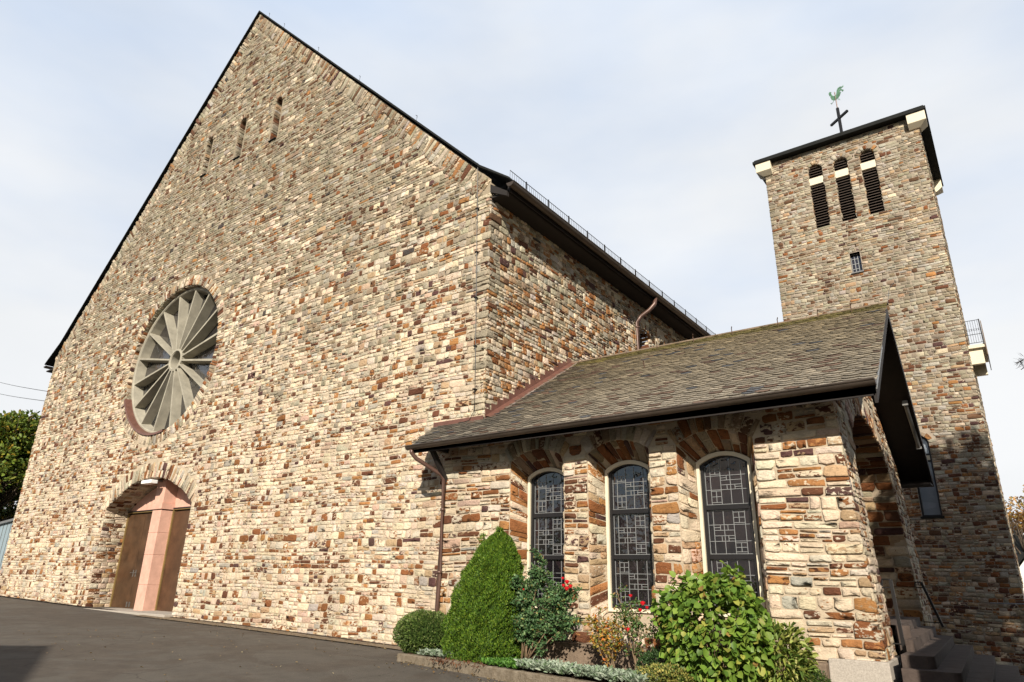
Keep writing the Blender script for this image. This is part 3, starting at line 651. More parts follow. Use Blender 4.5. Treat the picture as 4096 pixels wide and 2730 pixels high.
# doors: pillar, two leaves each side, tympanum
YD = 12.9
MB().box(-28.15, -21.95, YD + .07, YD + .12, -1.6, 3.4).build('door_backing', 'darkroom', ch)
pm = MB(); zz = -1.22
for h in (.85, 1.0, .75, .78): pm.box(-25.36, -24.74, 12.42, YD + .1, zz + .002, zz + h - .001); zz += h
pm.box(-25.40, -24.70, 12.38, YD + .1, 2.19, 2.40); pm.box(-25.36, -24.74, 12.42, YD + .1, 2.405, 3.24)
pm.build('door_pillar', 'pink', ch, bevel=.012)
dc = arch(-25.05, 3.03, 2.24, 2.26, 1.0)
for a, b in ((-28.1, -25.36), (-24.74, -22.0)):
    pts = [(x, z) for x, z in dc if a <= x <= b]
    top = sorted(pts); poly = [(a, YD - .02, 2.27), (b, YD - .02, 2.27)] + [(x, YD - .02, z) for x, z in top[::-1] if z > 2.28]
    if a > -25: poly = [(a, YD - .02, 2.27), (b, YD - .02, 2.27)] + [(x, YD - .02, z) for x, z in top[::-1] if z > 2.28] + [(a, YD - .02, 3.24)]
    else: poly = [(a, YD - .02, 2.27), (b, YD - .02, 2.27), (b, YD - .02, 3.24)] + [(x, YD - .02, z) for x, z in top[::-1] if z > 2.28]
    MB().prism(poly, (0, .09, 0)).build('tympanum', 'pink', ch)
    fr = MB().box(a - .02, a + .06, YD - .06, YD + .06, -1.25, 2.22).box(b - .06, b, YD - .06, YD + .06, -1.25, 2.22).box(a + .06, b - .06, YD - .06, YD + .06, 2.19, 2.22).build('door_frame', 'brass', ch)
    MB().box(a, b, YD - .075, YD + .04, 2.222, 2.268).build('transom', 'black_frame', ch)
    mid = (a + b) / 2
    for k, (p, q) in enumerate(((a + .065, mid - .006), (mid + .006, b - .065))):
        dl = MB().box(p, q, YD - .02, YD + .03, -1.2, 2.135).build('door_leaf', 'bronze', ch)
        hx = q - .09 if k == 0 else p + .09
        MB().box(hx - .025, hx + .025, YD - .034, YD - .021, -.12, .12).tube([(hx, YD - .03, .02), (hx, YD - .09, .02), (hx + (.11 if k else -.11), YD - .09, .02)], .011, 6).build('door_handle', 'steel', dl)
        MB().box(hx - .012, hx + .012, YD - .06, YD - .021, -1.16, -.98).build('door_bolt', 'steel', dl)
MB().hexa([(-28.1, 11.75, -1.6), (-21.9, 11.70, -1.6), (-21.9, 13, -1.6), (-28.1, 13, -1.6), (-28.1, 11.75, -1.21), (-21.9, 11.70, -1.19), (-21.9, 13, -1.19), (-28.1, 13, -1.21)]).build('threshold', 'granite', ch, bevel=.015)
lm = MB().box(-25.42, -24.72, 11.84, 12.10, 3.04, 3.17).build('porch_light', 'whitelamp', ch, bevel=.02)
MB().box(-25.12, -24.98, 11.95, 12.4, 3.171, 3.22).build('bracket', 'steel', lm)

# ------------------------------------------------------------------ porch annex
rng = np.random.default_rng(21)
an = thing('church_porch', (-6, 11.6, -1.3), 'low stone porch wing with mossy slate roof and three leaded arched windows', 'porch')
YF = 11.6
def roofz(y):  # top skin of the slates
    return 3.526 + .612 * (y - 11.98) if y <= 15.96 else 3.526 + .612 * (15.96 - 11.98) - .612 * (y - 15.96)
RZ = roofz(15.96)
def gx(y, z): return -2.10 - .031 * (y - 11.6) - .055 * (z - 2.5)
fo = [(-10.5, -2.2), (gx(YF, -2.2), -2.2), (gx(YF, 3.06), 3.06), (-10.5, 3.06)]
WN = [(-7.93, .67), (-6.05, .66), (-4.15, .70)]
fop = [arch(cx, hw, -.72, 2.40, .22, 10) for cx, hw in WN]
bk = [arch(cx, .50, -.50, 2.12, .17, 10) for cx, hw in WN]
plate('front_mortar', fo, fop, mapY(YF, 1, False), 'mortar', an)
rows2 = make_rows(-1.05, 3.06, rng, .12, .25)
aw = Wall(); fc = [Curve(p[1:-1]) for p in fop]
fi = [(-10.5, -2.2), (gx(YF, -2.2) + .03, -2.2), (gx(YF, 3.06) + .03, 3.06), (-10.5, 3.06)]
rc = pack(split_rows(rows2, [-.72]), fi, [arch_hole(c, .36, cx, hw, -.72) for c, (cx, hw) in zip(fc, WN)], rng, .22, .72, joint=.024, split=.34)
aw.add(rc, mapY(YF), rng, .008, .036, colours(len(rc), rng, 'annex'), jit=1.4)
for c in fc: lining(c, .0, .36, .12, neg(c, mapY(YF, 1, False)), aw, .01, .045, 'tower', 'annex', .3)
aw.build('front_wall', an)
# splayed reveals of the three windows
def splay(p0, p1, y0, y1):
    c0 = Curve(p0); c1 = Curve(p1); k0 = c0.s / c0.L
    def g(u, v, h):      # u = 0..L0, v = 0..1
        q = u / c0.L; x0, z0, nx, nz = c0.at(u); x1 = np.interp(q, k0, c1.p[:, 0]); z1 = np.interp(q, k0, c1.p[:, 1])
        return x0 + (x1 - x0) * v + nx * h, y0 + (y1 - y0) * v, z0 + (z1 - z0) * v + nz * h
    return c0, g
for i, (p0, p1, (cx, hw)) in enumerate(zip(fop, bk, WN)):
    c0, g = splay(p0, p1, YF, 12.06)
    w = Wall(); r = []; s = .0; seg = c0.s
    while s < c0.L - .03:
        k = min(.15 * rng.uniform(.6, 1.7), c0.L - s)
        if c0.L - s - k < .06: k = c0.L - s
        # do not let a stone bridge the springing corners
        for cs in (seg[1], seg[-2]):
            if s < cs - .02 < s + k - .04: k = cs - s
        q = rng.uniform(.35, .65)
        r += [(s + .008, s + k - .008, 0.02, q - .015), (s + .008, s + k - .008, q + .015, .99)] if rng.random() < .6 else [(s + .008, s + k - .008, .02, .99)]
        s += k
    r = np.array(r); sof = ((r[:, 0] + r[:, 1]) / 2 > seg[1]) & ((r[:, 0] + r[:, 1]) / 2 < seg[-2]); w.add(r, g, rng, .0, .03, colours(len(r), rng, 'annex', 'recess_shade', sof * .92), jit=.5)  # soffit stones darker: shade under the arch put into their colour
    w.build('window_reveal', an)
    a = np.stack(g(c0.s, np.zeros(len(c0.s)), np.full(len(c0.s), -.006)), 1); b = np.stack(g(c0.s, np.ones(len(c0.s)), np.full(len(c0.s), -.006)), 1); n = len(a)
    raw('reveal_mortar', np.r_[a, b], (np.array([(j, j + 1, n + j + 1, n + j) for j in range(n - 1)]),), 'mortar', an)
    MB().hexa([(cx - hw, 11.58, -.80), (cx + hw, 11.58, -.80), (cx + .5, 12.1, -.60), (cx - .5, 12.1, -.60), (cx - hw, 11.58, -.72), (cx + hw, 11.58, -.72), (cx + .5, 12.1, -.50), (cx - .5, 12.1, -.50)]).build('window_sill', 'mortar', an)
    # frame, sashes, glass, cames
    wi = MB().box(cx - .6, cx + .6, 12.30, 12.33, -.6, 2.5).build('arched_window', 'darkroom', an)
    def ringo(d0, d1, y0, y1, name, mat, zb=-.50):
        A = arch(cx, .50 - d0, zb + d0, 2.12, .17 - d0 * .2, 12); B = arch(cx, .50 - d1, zb + d1, 2.12 , .17 - d1 * .35, 12)
        B = [(x, z - (d1 - d0) * (.9 if 0 < j < len(B) - 1 else 0)) for j, (x, z) in enumerate(B)]
        mb = MB(); rr = []
        for (x0, z0), (x1, z1) in zip(A + A[:1], B + B[:1]): rr.append([(x0, y0, z0), (x1, y0, z1), (x1, y1, z1), (x0, y1, z0)])
        return mb.loft(rr).build(name, mat, wi), B
    _, B = ringo(.0, .058, 12.0, 12.12, 'outer_frame', 'cream')
    _, B = ringo(.058, .115, 12.05, 12.14, 'inner_frame', 'black_frame', -.5)
    zr = [(1.27, 1.35), (.43, .505)]
    for z0, z1 in zr: MB().box(cx - .39, cx + .39, 12.06, 12.13, z0, z1).build('glazing_rail', 'black_frame', wi)
    MB().prism([(x, 12.115, z) for x, z in B], (0, .012, 0)).build('glass', 'glass', wi)
    cm = MB(); X0, X1 = cx - .385, cx + .385; Wd = X1 - X0
    def topz(x): return 2.055 + .11 * (1 - ((x - cx) / .39) ** 2)
    def V(fx, z0, z1): cm.box(X0 + fx * Wd - .0045, X0 + fx * Wd + .0045, 12.104, 12.114, z0, z1)
    def Hh(z, f0, f1): cm.box(X0 + f0 * Wd, X0 + f1 * Wd, 12.103, 12.113, z - .0045, z + .0045)
    def cluster(fa, fb, fc_, z0, z1, flip):   # the meander of small panes around one upright
        n = (z1 - z0) / 6
        for q in (z0 + 2 * n, z0 + 4 * n): Hh(q, fa, fc_)
        f1 = (fa + fb) / 2 + .03; f2 = (fb + fc_) / 2 - .03
        if flip: V(f1, z0 + 4 * n, z1); Hh(z0 + 5 * n, fa, f1); V(f2, z0, z0 + 2 * n); Hh(z0 + n, f2, fc_); V(f1, z0, z0 + 2 * n)
        else: V(f1, z0 + 4 * n, z1); Hh(z0 + 5 * n, fa, f1); V(f2, z0 + 4 * n, z1); V(f1 + .02, z0, z0 + 2 * n); V(f2, z0, z0 + 2 * n); Hh(z0 + n, f2, fc_)
    def four(fa, fb, z0, z1):
        V((fa + fb) / 2, z0, z1); Hh((z0 + z1) / 2, fa, fb); Hh(z1, fa, fb); Hh(z0, fa, fb)
    Hh(1.363, 0, 1); Hh(1.257, 0, 1); Hh(.518, 0, 1); Hh(.417, 0, 1); Hh(-.37, 0, 1)
    for f_ in (.008, .992): V(f_, -.37, .42); V(f_, .515, 1.255); V(f_, 1.36, 2.06)
    P1, P2, P3 = (1.36, 2.1), (.515, 1.26), (-.37, .42)
    for fx_ in (.13, .37, .60, .86):
        V(fx_, 1.36, topz(X0 + fx_ * Wd)); V(fx_, .515, 1.26); V(fx_, -.37, .42)
    for z in (1.62, 1.87, .73, 1.01, -.10, .17): Hh(z, 0, 1)
    cluster(.37, .60, .86, 1.62, 1.87, True); four(.13, .37, 1.40, 1.60); four(.13, .37, 1.90, 2.0)
    cluster(.13, .37, .60, .73, 1.01, False); four(.60, .86, 1.04, 1.22); four(.60, .86, .55, .70)
    cluster(.37, .60, .86, -.10, .17, True); four(.13, .37, .20, .37); four(.13, .37, -.33, -.14)
    for lo_, hi_ in ((-1, .46), (.46, 1.31), (1.31, 3)):
        q = MB()
        for k in range(0, len(cm.v), 8):
            zc = (cm.v[k][2] + cm.v[k + 4][2]) / 2
            if lo_ < zc <= hi_: q.hexa(cm.v[k:k + 8])
        q.build('lead_cames', 'came', wi)
MB().box(-10.5, -10.46, 11.62, 12.0, -2.0, 3.05).box(-9.70, -2.45, 12.36, 12.40, -2, 3.3).build('inner_wall', 'mortar', an)

# gable wall, leaning in a little, with the big porch arch
def mapG(off=0):
    return lambda u, v, h: (gx(u, v) + h + off, u, v)
YA, YB = 11.6, 20.4
go = [(YA, -2.4), (YB, -2.4), (YB, roofz(YB) - .22), (15.96, RZ - .22), (YA, roofz(YA) - .22)]
ga = arch(15.6, 2.78, -1.2, 1.95, 1.42, 18)
tt = np.linspace(0, math.pi, 19); ga = [(18.38, -1.2)] + [(15.6 + 2.78 * math.cos(t), 1.95 + 1.42 * math.sin(t)) for t in tt] + [(12.82, -1.2)]
plate('gable_mortar', go, [ga], mapG(), 'mortar', an)
gw = Wall(); gac = Curve(ga[1:-1]); 
rc = pack(make_rows(-1.05, RZ, rng, .12, .26), [(YA - .03, -2.4), (YB, -2.4), (YB, roofz(YB) - .25), (15.96, RZ - .25), (YA - .03, roofz(YA) - .25)], [arch_hole(gac, .5, 15.6, 2.78, -1.2)], rng, .2, .6, joint=.022, split=.4)
gw.add(rc, mapG(), rng, .003, .018, colours(len(rc), rng, 'annex'), flip=True, jit=1.3)
lining(gac, 0, .48, .17, neg(gac, mapG()), gw, .004, .02, 'annex', layers=2)
gw.build('gable_wall', an)
fga = Curve(ga)
def gcyl(u, v, h):
    y, z, ny, nz = fga.at(u); return gx(y, z) - v, y + ny * h, z + nz * h
w = Wall(); r = []; s = 0
while s < fga.L - .03:
    k = min(.17 * rng.uniform(.6, 1.6), fga.L - s); d = 0
    while d < 1.59:
        q = rng.uniform(.3, .62); q = 1.6 - d if 1.6 - d - q < .15 else q
        r.append((s + .008, s + k - .008, d + .008, d + q - .008)); d += q
    s += k
r = np.array(r); w.add(r, gcyl, rng, .0, .03, colours(len(r), rng, 'annex', 'recess_shade', np.clip((np.array([gcyl(np.array([q]), np.array([0.]), 0)[2][0] for q in r[:, 0]]) - .6) / 1.2, 0, .95))); w.build('arch_reveal', an)  # rust-brown stones increase upward, painting the shade inside the arch
a = np.stack(gcyl(fga.s, np.zeros(len(fga.s)), np.full(len(fga.s), -.005)), 1); b = np.stack(gcyl(fga.s, np.full(len(fga.s), 1.65), np.full(len(fga.s), -.005)), 1); n = len(a)
raw('arch_mortar', np.r_[a, b], (np.array([(j, j + 1, n + j + 1, n + j) for j in range(n - 1)]),), 'mortar', an)
MB().box(-4.0, -3.85, 12.6, 18.6, -1.2, 3.5).build('porch_back_wall', 'mortar', an)
MB().box(-3.84, -3.78, 14.6, 16.6, -.54, 1.9).build('porch_door', 'wood', an)
MB().box(-9.7, gx(YB, 3.2) - .03, 20.36, 20.42, -2.4, roofz(20.4) - .2).build('rear_wall', 'mortar', an)
# roof slabs, barge boards, soffit
def verge(y): return -1.38 - .031 * (y - 10.95)
T = .16
def slab(y0, y1, xl0, xl1, t0, t1, inset=0):
    P = []
    for dz in (t0, t1):
        P += [(xl0, y0, roofz(y0) + dz), (verge(y0) - inset, y0, roofz(y0) + dz), (verge(y1) - inset, y1, roofz(y1) + dz), (xl1, y1, roofz(y1) + dz)]
    return P
rb = MB().hexa(slab(10.93, 11.99, -10.97, -11.26, -T, -.02)).hexa(slab(11.99, 15.96, -9.70, -9.70, -T, -.02)).hexa(slab(15.96, 21.0, -9.70, -9.70, -T, -.02))
rb.build('roof_boards', 'wood', an)
bb = MB()
for y0, y1 in ((10.93, 15.96), (15.96, 21.0)):
    P = []
    for dz in (-.30, -.03): P += [(verge(y0) - .04, y0, roofz(y0) + dz), (verge(y0) + .005, y0, roofz(y0) + dz), (verge(y1) + .005, y1, roofz(y1) + dz), (verge(y1) - .04, y1, roofz(y1) + dz)]
    bb.hexa(P)
bb.build('barge_board', 'wood', an)
MB().box(-9.7, -1.68, 20.98, 21.04, roofz(21) - .32, roofz(21) - .03).box(-9.7, -1.70, 20.4, 20.98, roofz(21) - .32, roofz(21) - .28).build('rear_fascia', 'wood', an)
vs = MB()   # thin pale metal drip along the front verge
y0, y1 = 10.95, 13.0; P = []
for dz in (-.10, .0): P += [(verge(y0) - .0, y0, roofz(y0) + dz), (verge(y0) + .02, y0, roofz(y0) + dz), (verge(y1) + .02, y1, roofz(y1) + dz), (verge(y1) - .0, y1, roofz(y1) + dz)]
vs.hexa(P).build('verge_trim', 'steel', an)
# front eave purlin
MB().box(-10.4, -1.75, 11.30, 11.42, 2.86, 2.98).build('purlin', 'wood', an)
MB().bar((-10.42, 11.05, 2.78), (-10.42, 11.58, 2.12), .09, .10).bar((-10.42, 11.0, 2.80), (-10.42, 11.6, 2.80), .09, .10).build('bracket', 'wood', an)
# slates
def slates(y0, y1, nrm, rngs, xleft, rise=.10, wid=.25, row=.122):
    """courses climb gently towards the right, scale-shaped lower edges; sv = distance up the slope"""
    c = math.cos(math.atan(.612)); s_ = math.sin(math.atan(.612)); L0 = (y1 - y0) / c
    out = []; fa = []; col = []; n = 0
    k = 9; tl = -2
    rr = int((L0 + 1.4) / row) + 2
    for r_ in range(-1, rr):
        off = wid * (.5 * (r_ % 2)) + rngs.uniform(-.02, .02); x = -11.4 + off - 0
        while x < -1.3:
            w_ = wid * rngs.uniform(.94, 1.06); v = r_ * row - rise * (x + 11.4) - .0
            xm = x + w_ / 2; yy = y0 + v * c
            big = 1.0
            if -0.06 < v < L0 - .02 and xm > xleft(yy) and xm < verge(yy) + w_ * .42:
                H = row * 2.15 + .06; tilt = .016; ht = .042
                pts = [(-.5, H), (.5, H)] + [(.5 * math.cos(a), .105 - .14 * math.sin(a) ** .8) for a in np.linspace(0, math.pi, 9)]
                sk = .03
                jx = rngs.uniform(-.004, .004); tz_ = rngs.uniform(0, .009)
                P = []
                for lay in (0, 1):
                    for (a, b) in pts:
                        vv = v + b; X = x + w_ / 2 + a * w_ * 1.06 + jx + (sk if b < .05 else 0); hh = ht * (1 - b / H) + tz_ * (1 - b / H) - (.009 if lay == 0 else 0)
                        Y = y0 + vv * c; Z = roofz(y0) + vv * s_
                        P.append((min(X, verge(Y) + .03), Y - s_ * hh, Z + c * hh))
                m = len(pts)
                out += P; fa.append([n + m + i for i in range(m)])
                for i in range(1, m): fa.append([n + i, n + (i + 1) % m, n + m + (i + 1) % m, n + m + i])
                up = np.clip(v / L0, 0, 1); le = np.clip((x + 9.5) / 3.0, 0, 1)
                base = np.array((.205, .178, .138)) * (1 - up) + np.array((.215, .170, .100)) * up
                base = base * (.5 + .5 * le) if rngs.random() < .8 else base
                q = rngs.random()
                if q < .035: base = np.array((.075, .075, .078))
                elif q < .12: base = np.array((.13, .085, .06))
                elif q < .22: base = base * 1.25
                if up > .9: base = np.array((.17, .14, .05)) * rngs.uniform(.7, 1.2)
                base = base * rngs.uniform(.78, 1.2)
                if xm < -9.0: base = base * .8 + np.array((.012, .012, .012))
                col += [(*base, 1)] * len(P); n += len(P)
            x += w_
    return out, fa, col
rr_ = np.random.default_rng(5)
def xl(y):
    return -10.97 - .27 * (y - 10.93) if y < 11.97 else -9.62
so_, sf_, sc_ = slates(10.90, 15.95, 1, rr_, xl)
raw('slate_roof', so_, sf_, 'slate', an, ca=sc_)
# rear slope: mirrored plain slates (out of sight from the front)
MB().hexa(slab(15.96, 21.02, -9.70, -9.70, -.02, .02)).build('rear_slates', 'darkslate', an)
MB().bar((-9.68, 15.93, RZ + .012), (-1.49, 15.97, RZ + .012), .16, .035).build('ridge', 'plinth', an)
for x in (-9.3, -8.6, -7.8, -6.9, -5.9, -4.9, -3.8, -2.9, -2.2):
    MB().tube([(x, 15.7, RZ - .14), (x, 15.66, RZ + .02), (x + .03, 15.60, RZ + .05)], .011, 5).build('roof_hook', 'pipe', an)
MB().tube([(-6.5, 14.0, roofz(14.0) + .01), (-6.5, 13.94, roofz(14) + .18), (-6.48, 13.88, roofz(14) + .2)], .012, 5).build('roof_hook', 'pipe', an)
MB().tube([(-1.5, 15.96, RZ), (-1.42, 15.9, RZ + .3), (-1.3, 15.85, RZ + .42)], .006, 5).build('roof_hook', 'steel', an)
gutter('gutter', (-10.99, 10.85, 2.84), (-1.36, 10.85, 2.915), .085, 'zinc', an)
MB().box(-10.95, -1.40, 10.93, 10.96, 2.70, 2.85).build('fascia', 'wood', an)
dp = [(-10.86, 10.85, 2.78), (-10.86, 10.86, 2.70), (-10.80, 10.95, 2.58), (-10.47, 11.44, 2.26), (-10.43, 11.50, 2.18), (-10.42, 11.52, 2.05), (-10.42, 11.52, .2), (-10.43, 11.52, -.6), (-10.47, 11.54, -1.45)]
d_ = MB().tube(dp, .048, 12); 
for z in (1.45, .12): d_.tube([(-10.42, 11.52, z), (-10.42, 11.52, z + .06)], .058, 12)
d_.build('downpipe', 'pipe', an, smooth=True)
# stepped flashing against the side wall, flat flashing against the front
fl = MB(); ny = 17
for i in range(ny):
    y0 = 12.0 + i * (15.9 - 12.0) / ny; y1 = y0 + (15.9 - 12.0) / ny; zt = roofz(y1) + .17 + .03 * ((i * 7) % 3 - 1)
    fl.hexa([(RX + .05, y0 + .001, roofz(y0) - .06), (RX + .062, y0 + .001, roofz(y0) - .06), (RX + .062, y1, roofz(y1) - .06), (RX + .05, y1, roofz(y1) - .06), (RX + .05, y0 + .001, zt), (RX + .062, y0 + .001, zt), (RX + .062, y1, zt), (RX + .05, y1, zt)])
fl.build('stepped_flashing', 'copper', an)
nn = 26; ra = []; rr2 = random.Random(2)
for i in range(nn + 1):
    y = 12.0 + i * 4.0 / nn; y = min(y, 15.95)
    ra.append([(RX + .055, y, roofz(y) + .10), (RX + .20 + rr2.uniform(-.01, .01), y, roofz(y) + .045 + rr2.uniform(-.008, .012)), (RX + .30 + rr2.uniform(-.025, .025), y, roofz(y) + .025 + rr2.uniform(0, .015)), (RX + .3, y, roofz(y) - .02), (RX + .055, y, roofz(y) - .02)])
MB().loft(ra).build('valley_flashing', 'copper', an)
ra = [[(p[2][0] - .085, p[2][1], p[2][2] + .012), (p[2][0] + rr2.uniform(-.01, .05), p[2][1], p[2][2] + .018 + rr2.uniform(0, .02)), (p[2][0] + .03, p[2][1], p[2][2] - .02), (p[2][0] - .05, p[2][1], p[2][2] - .01)] for p in ra[3:]]
MB().loft(ra).build('lead_edge', 'lead', an)
MB().box(-11.25, RX + .05, 11.935, 11.95, roofz(11.95) - .05, roofz(11.95) + .13).build('wall_flashing', 'copper', an)
# plinth
MB().box(-10.4, -2.66, 11.34, 11.62, -2.2, -1.04).build('plinth', 'plinth', an, bevel=.02)
MB().hexa([(-2.655, 11.30, -2.2), (gx(11.5, -1.6) + .07, 11.30, -2.2), (gx(12.9, -1.6) + .07, 12.9, -2.2), (-2.655, 12.9, -2.2), (-2.655, 11.48, -.975), (gx(11.5, -1) + .05, 11.48, -.975), (gx(12.9, -1) + .05, 12.9, -.975), (-2.655, 12.9, -.975)]).build('corner_plinth', 'granite', an, bevel=.015)
MB().tube([(-1.74, 18.36, 4.20), (-1.74, 19.65, 3.40)], .045, 10).box(-1.80, -1.68, 18.3, 18.36, 4.18, 4.30).box(-1.80, -1.68, 19.65, 19.70, 3.34, 3.46).build('soffit_lamp', 'steel', an)

# ------------------------------------------------------------------ steps and handrails
st = thing('porch_steps', (-1.3, 14.2, -1.7), 'broad brown stone steps climbing to the porch arch', 'steps')
def step(x1a, x1b, yf, yb, zt, x0=-2.2, r=.12, xl=-1.70):
    r = min(r, (x1a - max(xl, x0)) * .9)
    pts = [(max(xl, x0) if yf < 12.9 else x0, yf)] + [(x1a - r + r * math.sin(a), yf + r - r * math.cos(a)) for a in np.linspace(0, math.pi / 2, 6)] + [(x1b, yb), (x0, yb)]
    if yf < 12.9 and x0 < xl: pts += [(x0, 12.92), (xl, 12.92)]
    return MB().prism([(x, y, zt - .6) for x, y in pts], (0, 0, .6)).build('step', 'step', st, bevel=.012)
step(-1.9, -2.05, 12.92, 17.0, -.54, -3.9, .05)
step(-1.60, -1.80, 12.1, 17.0, -.70, -2.9, .05)
step(-1.30, -1.52, 11.50, 17.0, -.86)
step(-1.00, -1.22, 11.28, 17.05, -1.02, -1.69)
step(-.68, -.90, 11.05, 17.1, -1.18, -1.66)
step(-.36, -.56, 10.8, 17.15, -1.34, -1.64)
step(-.04, -.26, 10.6, 17.2, -1.50, -1.62)
for y, zt, zb, xt, xb, lab in ((12.62, .14, -.90, -1.84, -1.80, 'black iron handrail on the front pier of the porch arch'), (18.2, .15, -.76, -2.05, -1.78, 'black iron handrail on the rear pier of the porch arch')):
    h = MB().bar((xt, y, zt), (xb, y, zb), .035, .05)
    for k in (.12, .9): 
        p = Vector((xt, y, zt)).lerp(Vector((xb, y, zb)), k); h.tube([p, (gx(y, p.z) - .0, y, p.z)], .012, 6)
    h.tube([(xt, y, zt), (xt - .12, y + .02, zt + .0), (xt - .14, y + .02, zt - .1)], .016, 6)
    tag(h.build('handrail', 'iron'), lab, 'handrail', 'handrails at the porch steps')

# ------------------------------------------------------------------ bell tower
rng = np.random.default_rng(33)
TX0, TX1, TY0, TY1, TZ = -6.53, -.42, 28.0, 34.1, 18.28
tw = thing('bell_tower', (-3.5, 31, -2.8), 'tall square stone bell tower with three louvred openings under a flat roof', 'tower')
bo = [(-4.46, .30), (-3.44, .29), (-2.41, .29)]
tops = [17.52, 17.50, 17.50]
bel = [arch(x, hw, 14.42, t - hw, hw, 10) for (x, hw), t in zip(bo, tops)]
smw = [(-3.28, 12.05), (-3.28, 12.93), (-3.66, 12.93), (-3.66, 12.05)]
mid = arch(-3.50, .36, 9.2, 10.32, .16, 8)
low = [arch(-2.46, .31, 2.40, 4.93, .31, 10), arch(-3.54, .31, 2.40, 4.93, .31, 10), arch(-4.62, .31, 2.40, 4.93, .31, 10)]
to = [(TX0, -4), (TX1, -4), (TX1, TZ), (TX0, TZ)]
hl = [*bel, smw, mid, *low]
plate('front_mortar', to, hl, mapY(TY0, 1, False), 'mortar_up', tw)
rows3 = make_rows(-4, TZ, rng, .09, .19)
twl = Wall()
hb = [arch_hole(Curve(b[1:-1]), .22, x, hw, 14.42) for b, (x, hw) in zip(bel, bo)]
hb += [[(-3.26, 12.05), (-3.26, 13.08), (-3.68, 13.08), (-3.68, 12.05)], arch_hole(Curve(mid[1:-1]), .28, -3.5, .36, 9.2)] + [arch_hole(Curve(b[1:-1]), .25, cx, .31, 2.4) for b, cx in zip(low, (-2.46, -3.54, -4.62))]
rc = pack(split_rows(rows3, [14.42, 12.05, 12.93, 13.08, 2.40]), [(TX0 - .03, -4), (TX1 + .03, -4), (TX1 + .03, TZ), (TX0 - .03, TZ)], hb, rng, .17, .46, joint=.014, split=.3)
tz = np.clip((rc[:, 2] - 3) / 6, 0, 1)
twl.add(rc, mapY(TY0), rng, .005, .026, colours(len(rc), rng, 'towlow', 'tower', tz), full=False)
for b in [*bel, mid, *low]: lining(Curve(b[1:-1]), 0, .22, .13, neg(Curve(b[1:-1]), mapY(TY0, 1, False)), twl, .01, .04, 'tower')
twl.add(np.array([(x, x + .075, 12.94, 13.07) for x in np.arange(-3.72, -3.24, .085)]), mapY(TY0), rng, .01, .03, colours(6, rng, 'tower'))
twl.build('front_wall', tw)
te = Wall()
rc = pack(rows3, [(TY0 - .03, 0), (TY1, 0), (TY1, TZ), (TY0 - .03, TZ)], [], rng, .3, .7, split=.3)
te.add(rc, mapX(TX1), rng, .006, .04, colours(len(rc), rng, 'tower'), full=False, flip=True); te.build('east_wall', tw)
twb = MB().box(TX0, TX0 + .05, TY0 + .01, TY1, -4, TZ - .01).box(TX0 + .05, TX1 - .05, TY1 - .05, TY1, -4, TZ - .01).box(TX1 - .05, TX1 - .004, TY0 + .01, TY1, -4, TZ - .01).build('rear_walls', 'mortar_up', tw)
for b, (x, hw), t in zip(bel, bo, tops):
    bd = MB().box(x - .4, x + .4, 28.42, 28.46, 14.3, 17.7).build('belfry_opening', 'darkroom', tw)
    cv = Curve(b); w = reveal(cv, 28.0, 28.4, cyl(cv), 'tower', '', tw, step=.14, split=1); w.build('opening_reveal', bd); tubewall('reveal_mortar', cv, 28.0, 28.45, 'mortar_up', bd)
    for za, zb2 in ((14.46, 16.5), (16.92, t - .08)):
        lv = MB(); z = za
        while z < zb2:
            half = hw if z < t - hw else math.sqrt(max(.001, hw * hw - (z - t + hw) ** 2))
            lv.hexa([(x - half, 28.07, z), (x + half, 28.07, z), (x + half, 28.27, z + .10), (x - half, 28.27, z + .10), (x - half, 28.07, z + .022), (x + half, 28.07, z + .022), (x + half, 28.27, z + .122), (x - half, 28.27, z + .122)])
            z += .125
        lv.build('louvre', 'louvre', bd)
    MB().box(x - hw, x + hw, 28.03, 28.2, 16.57, 16.90).build('crossbar', 'cream', bd)
o = MB().box(-3.7, -3.24, 28.22, 28.25, 12.0, 13.0).build('small_window', 'glass', tw)
f_ = MB()
for x in (-3.66, -3.535, -3.41, -3.285): f_.box(x - .012, x + .012, 28.19, 28.218, 12.05, 12.93)
for z in (12.06, 12.27, 12.49, 12.71, 12.92): f_.box(-3.67, -3.27, 28.188, 28.216, z - .012, z + .012)
f_.build('window_bars', 'came', o)
MB().box(-3.70, -3.24, 27.93, 28.2, 12.0, 12.045).build('sill', 'steel', o)
MB().box(-3.9, -3.1, 28.35, 28.4, 9.1, 10.6).build('arched_opening', 'darkroom', tw)
for cx in (-2.46, -3.54, -4.62):
    o = MB().box(cx - .34, cx + .34, 28.20, 28.23, 2.35, 5.3).build('tall_window', 'skyglass', tw)
    A = arch(cx, .31, 2.40, 4.93, .31, 10); B = arch(cx, .25, 2.46, 4.93, .25, 10)
    MB().loft([[(x0, 28.12, z0), (x1, 28.12, z1), (x1, 28.2, z1), (x0, 28.2, z0)] for (x0, z0), (x1, z1) in zip(A + A[:1], B + B[:1])]).build('frame', 'black_frame', o)
    MB().box(cx - .27, cx + .27, 28.15, 28.195, 4.30, 4.36).box(cx - .27, cx + .27, 28.15, 28.195, 4.53, 4.60).build('window_rail', 'black_frame', o)
    MB().box(cx - .27, cx + .27, 28.13, 28.198, 4.365, 4.525).build('window_panel', 'cream', o)
    MB().box(cx - .36, cx + .36, 27.95, 28.2, 2.33, 2.40).build('sill', 'darkslate', o)
    cv = Curve(A); tubewall('window_reveal', cv, 28.0, 28.22, 'mortar_up', o)
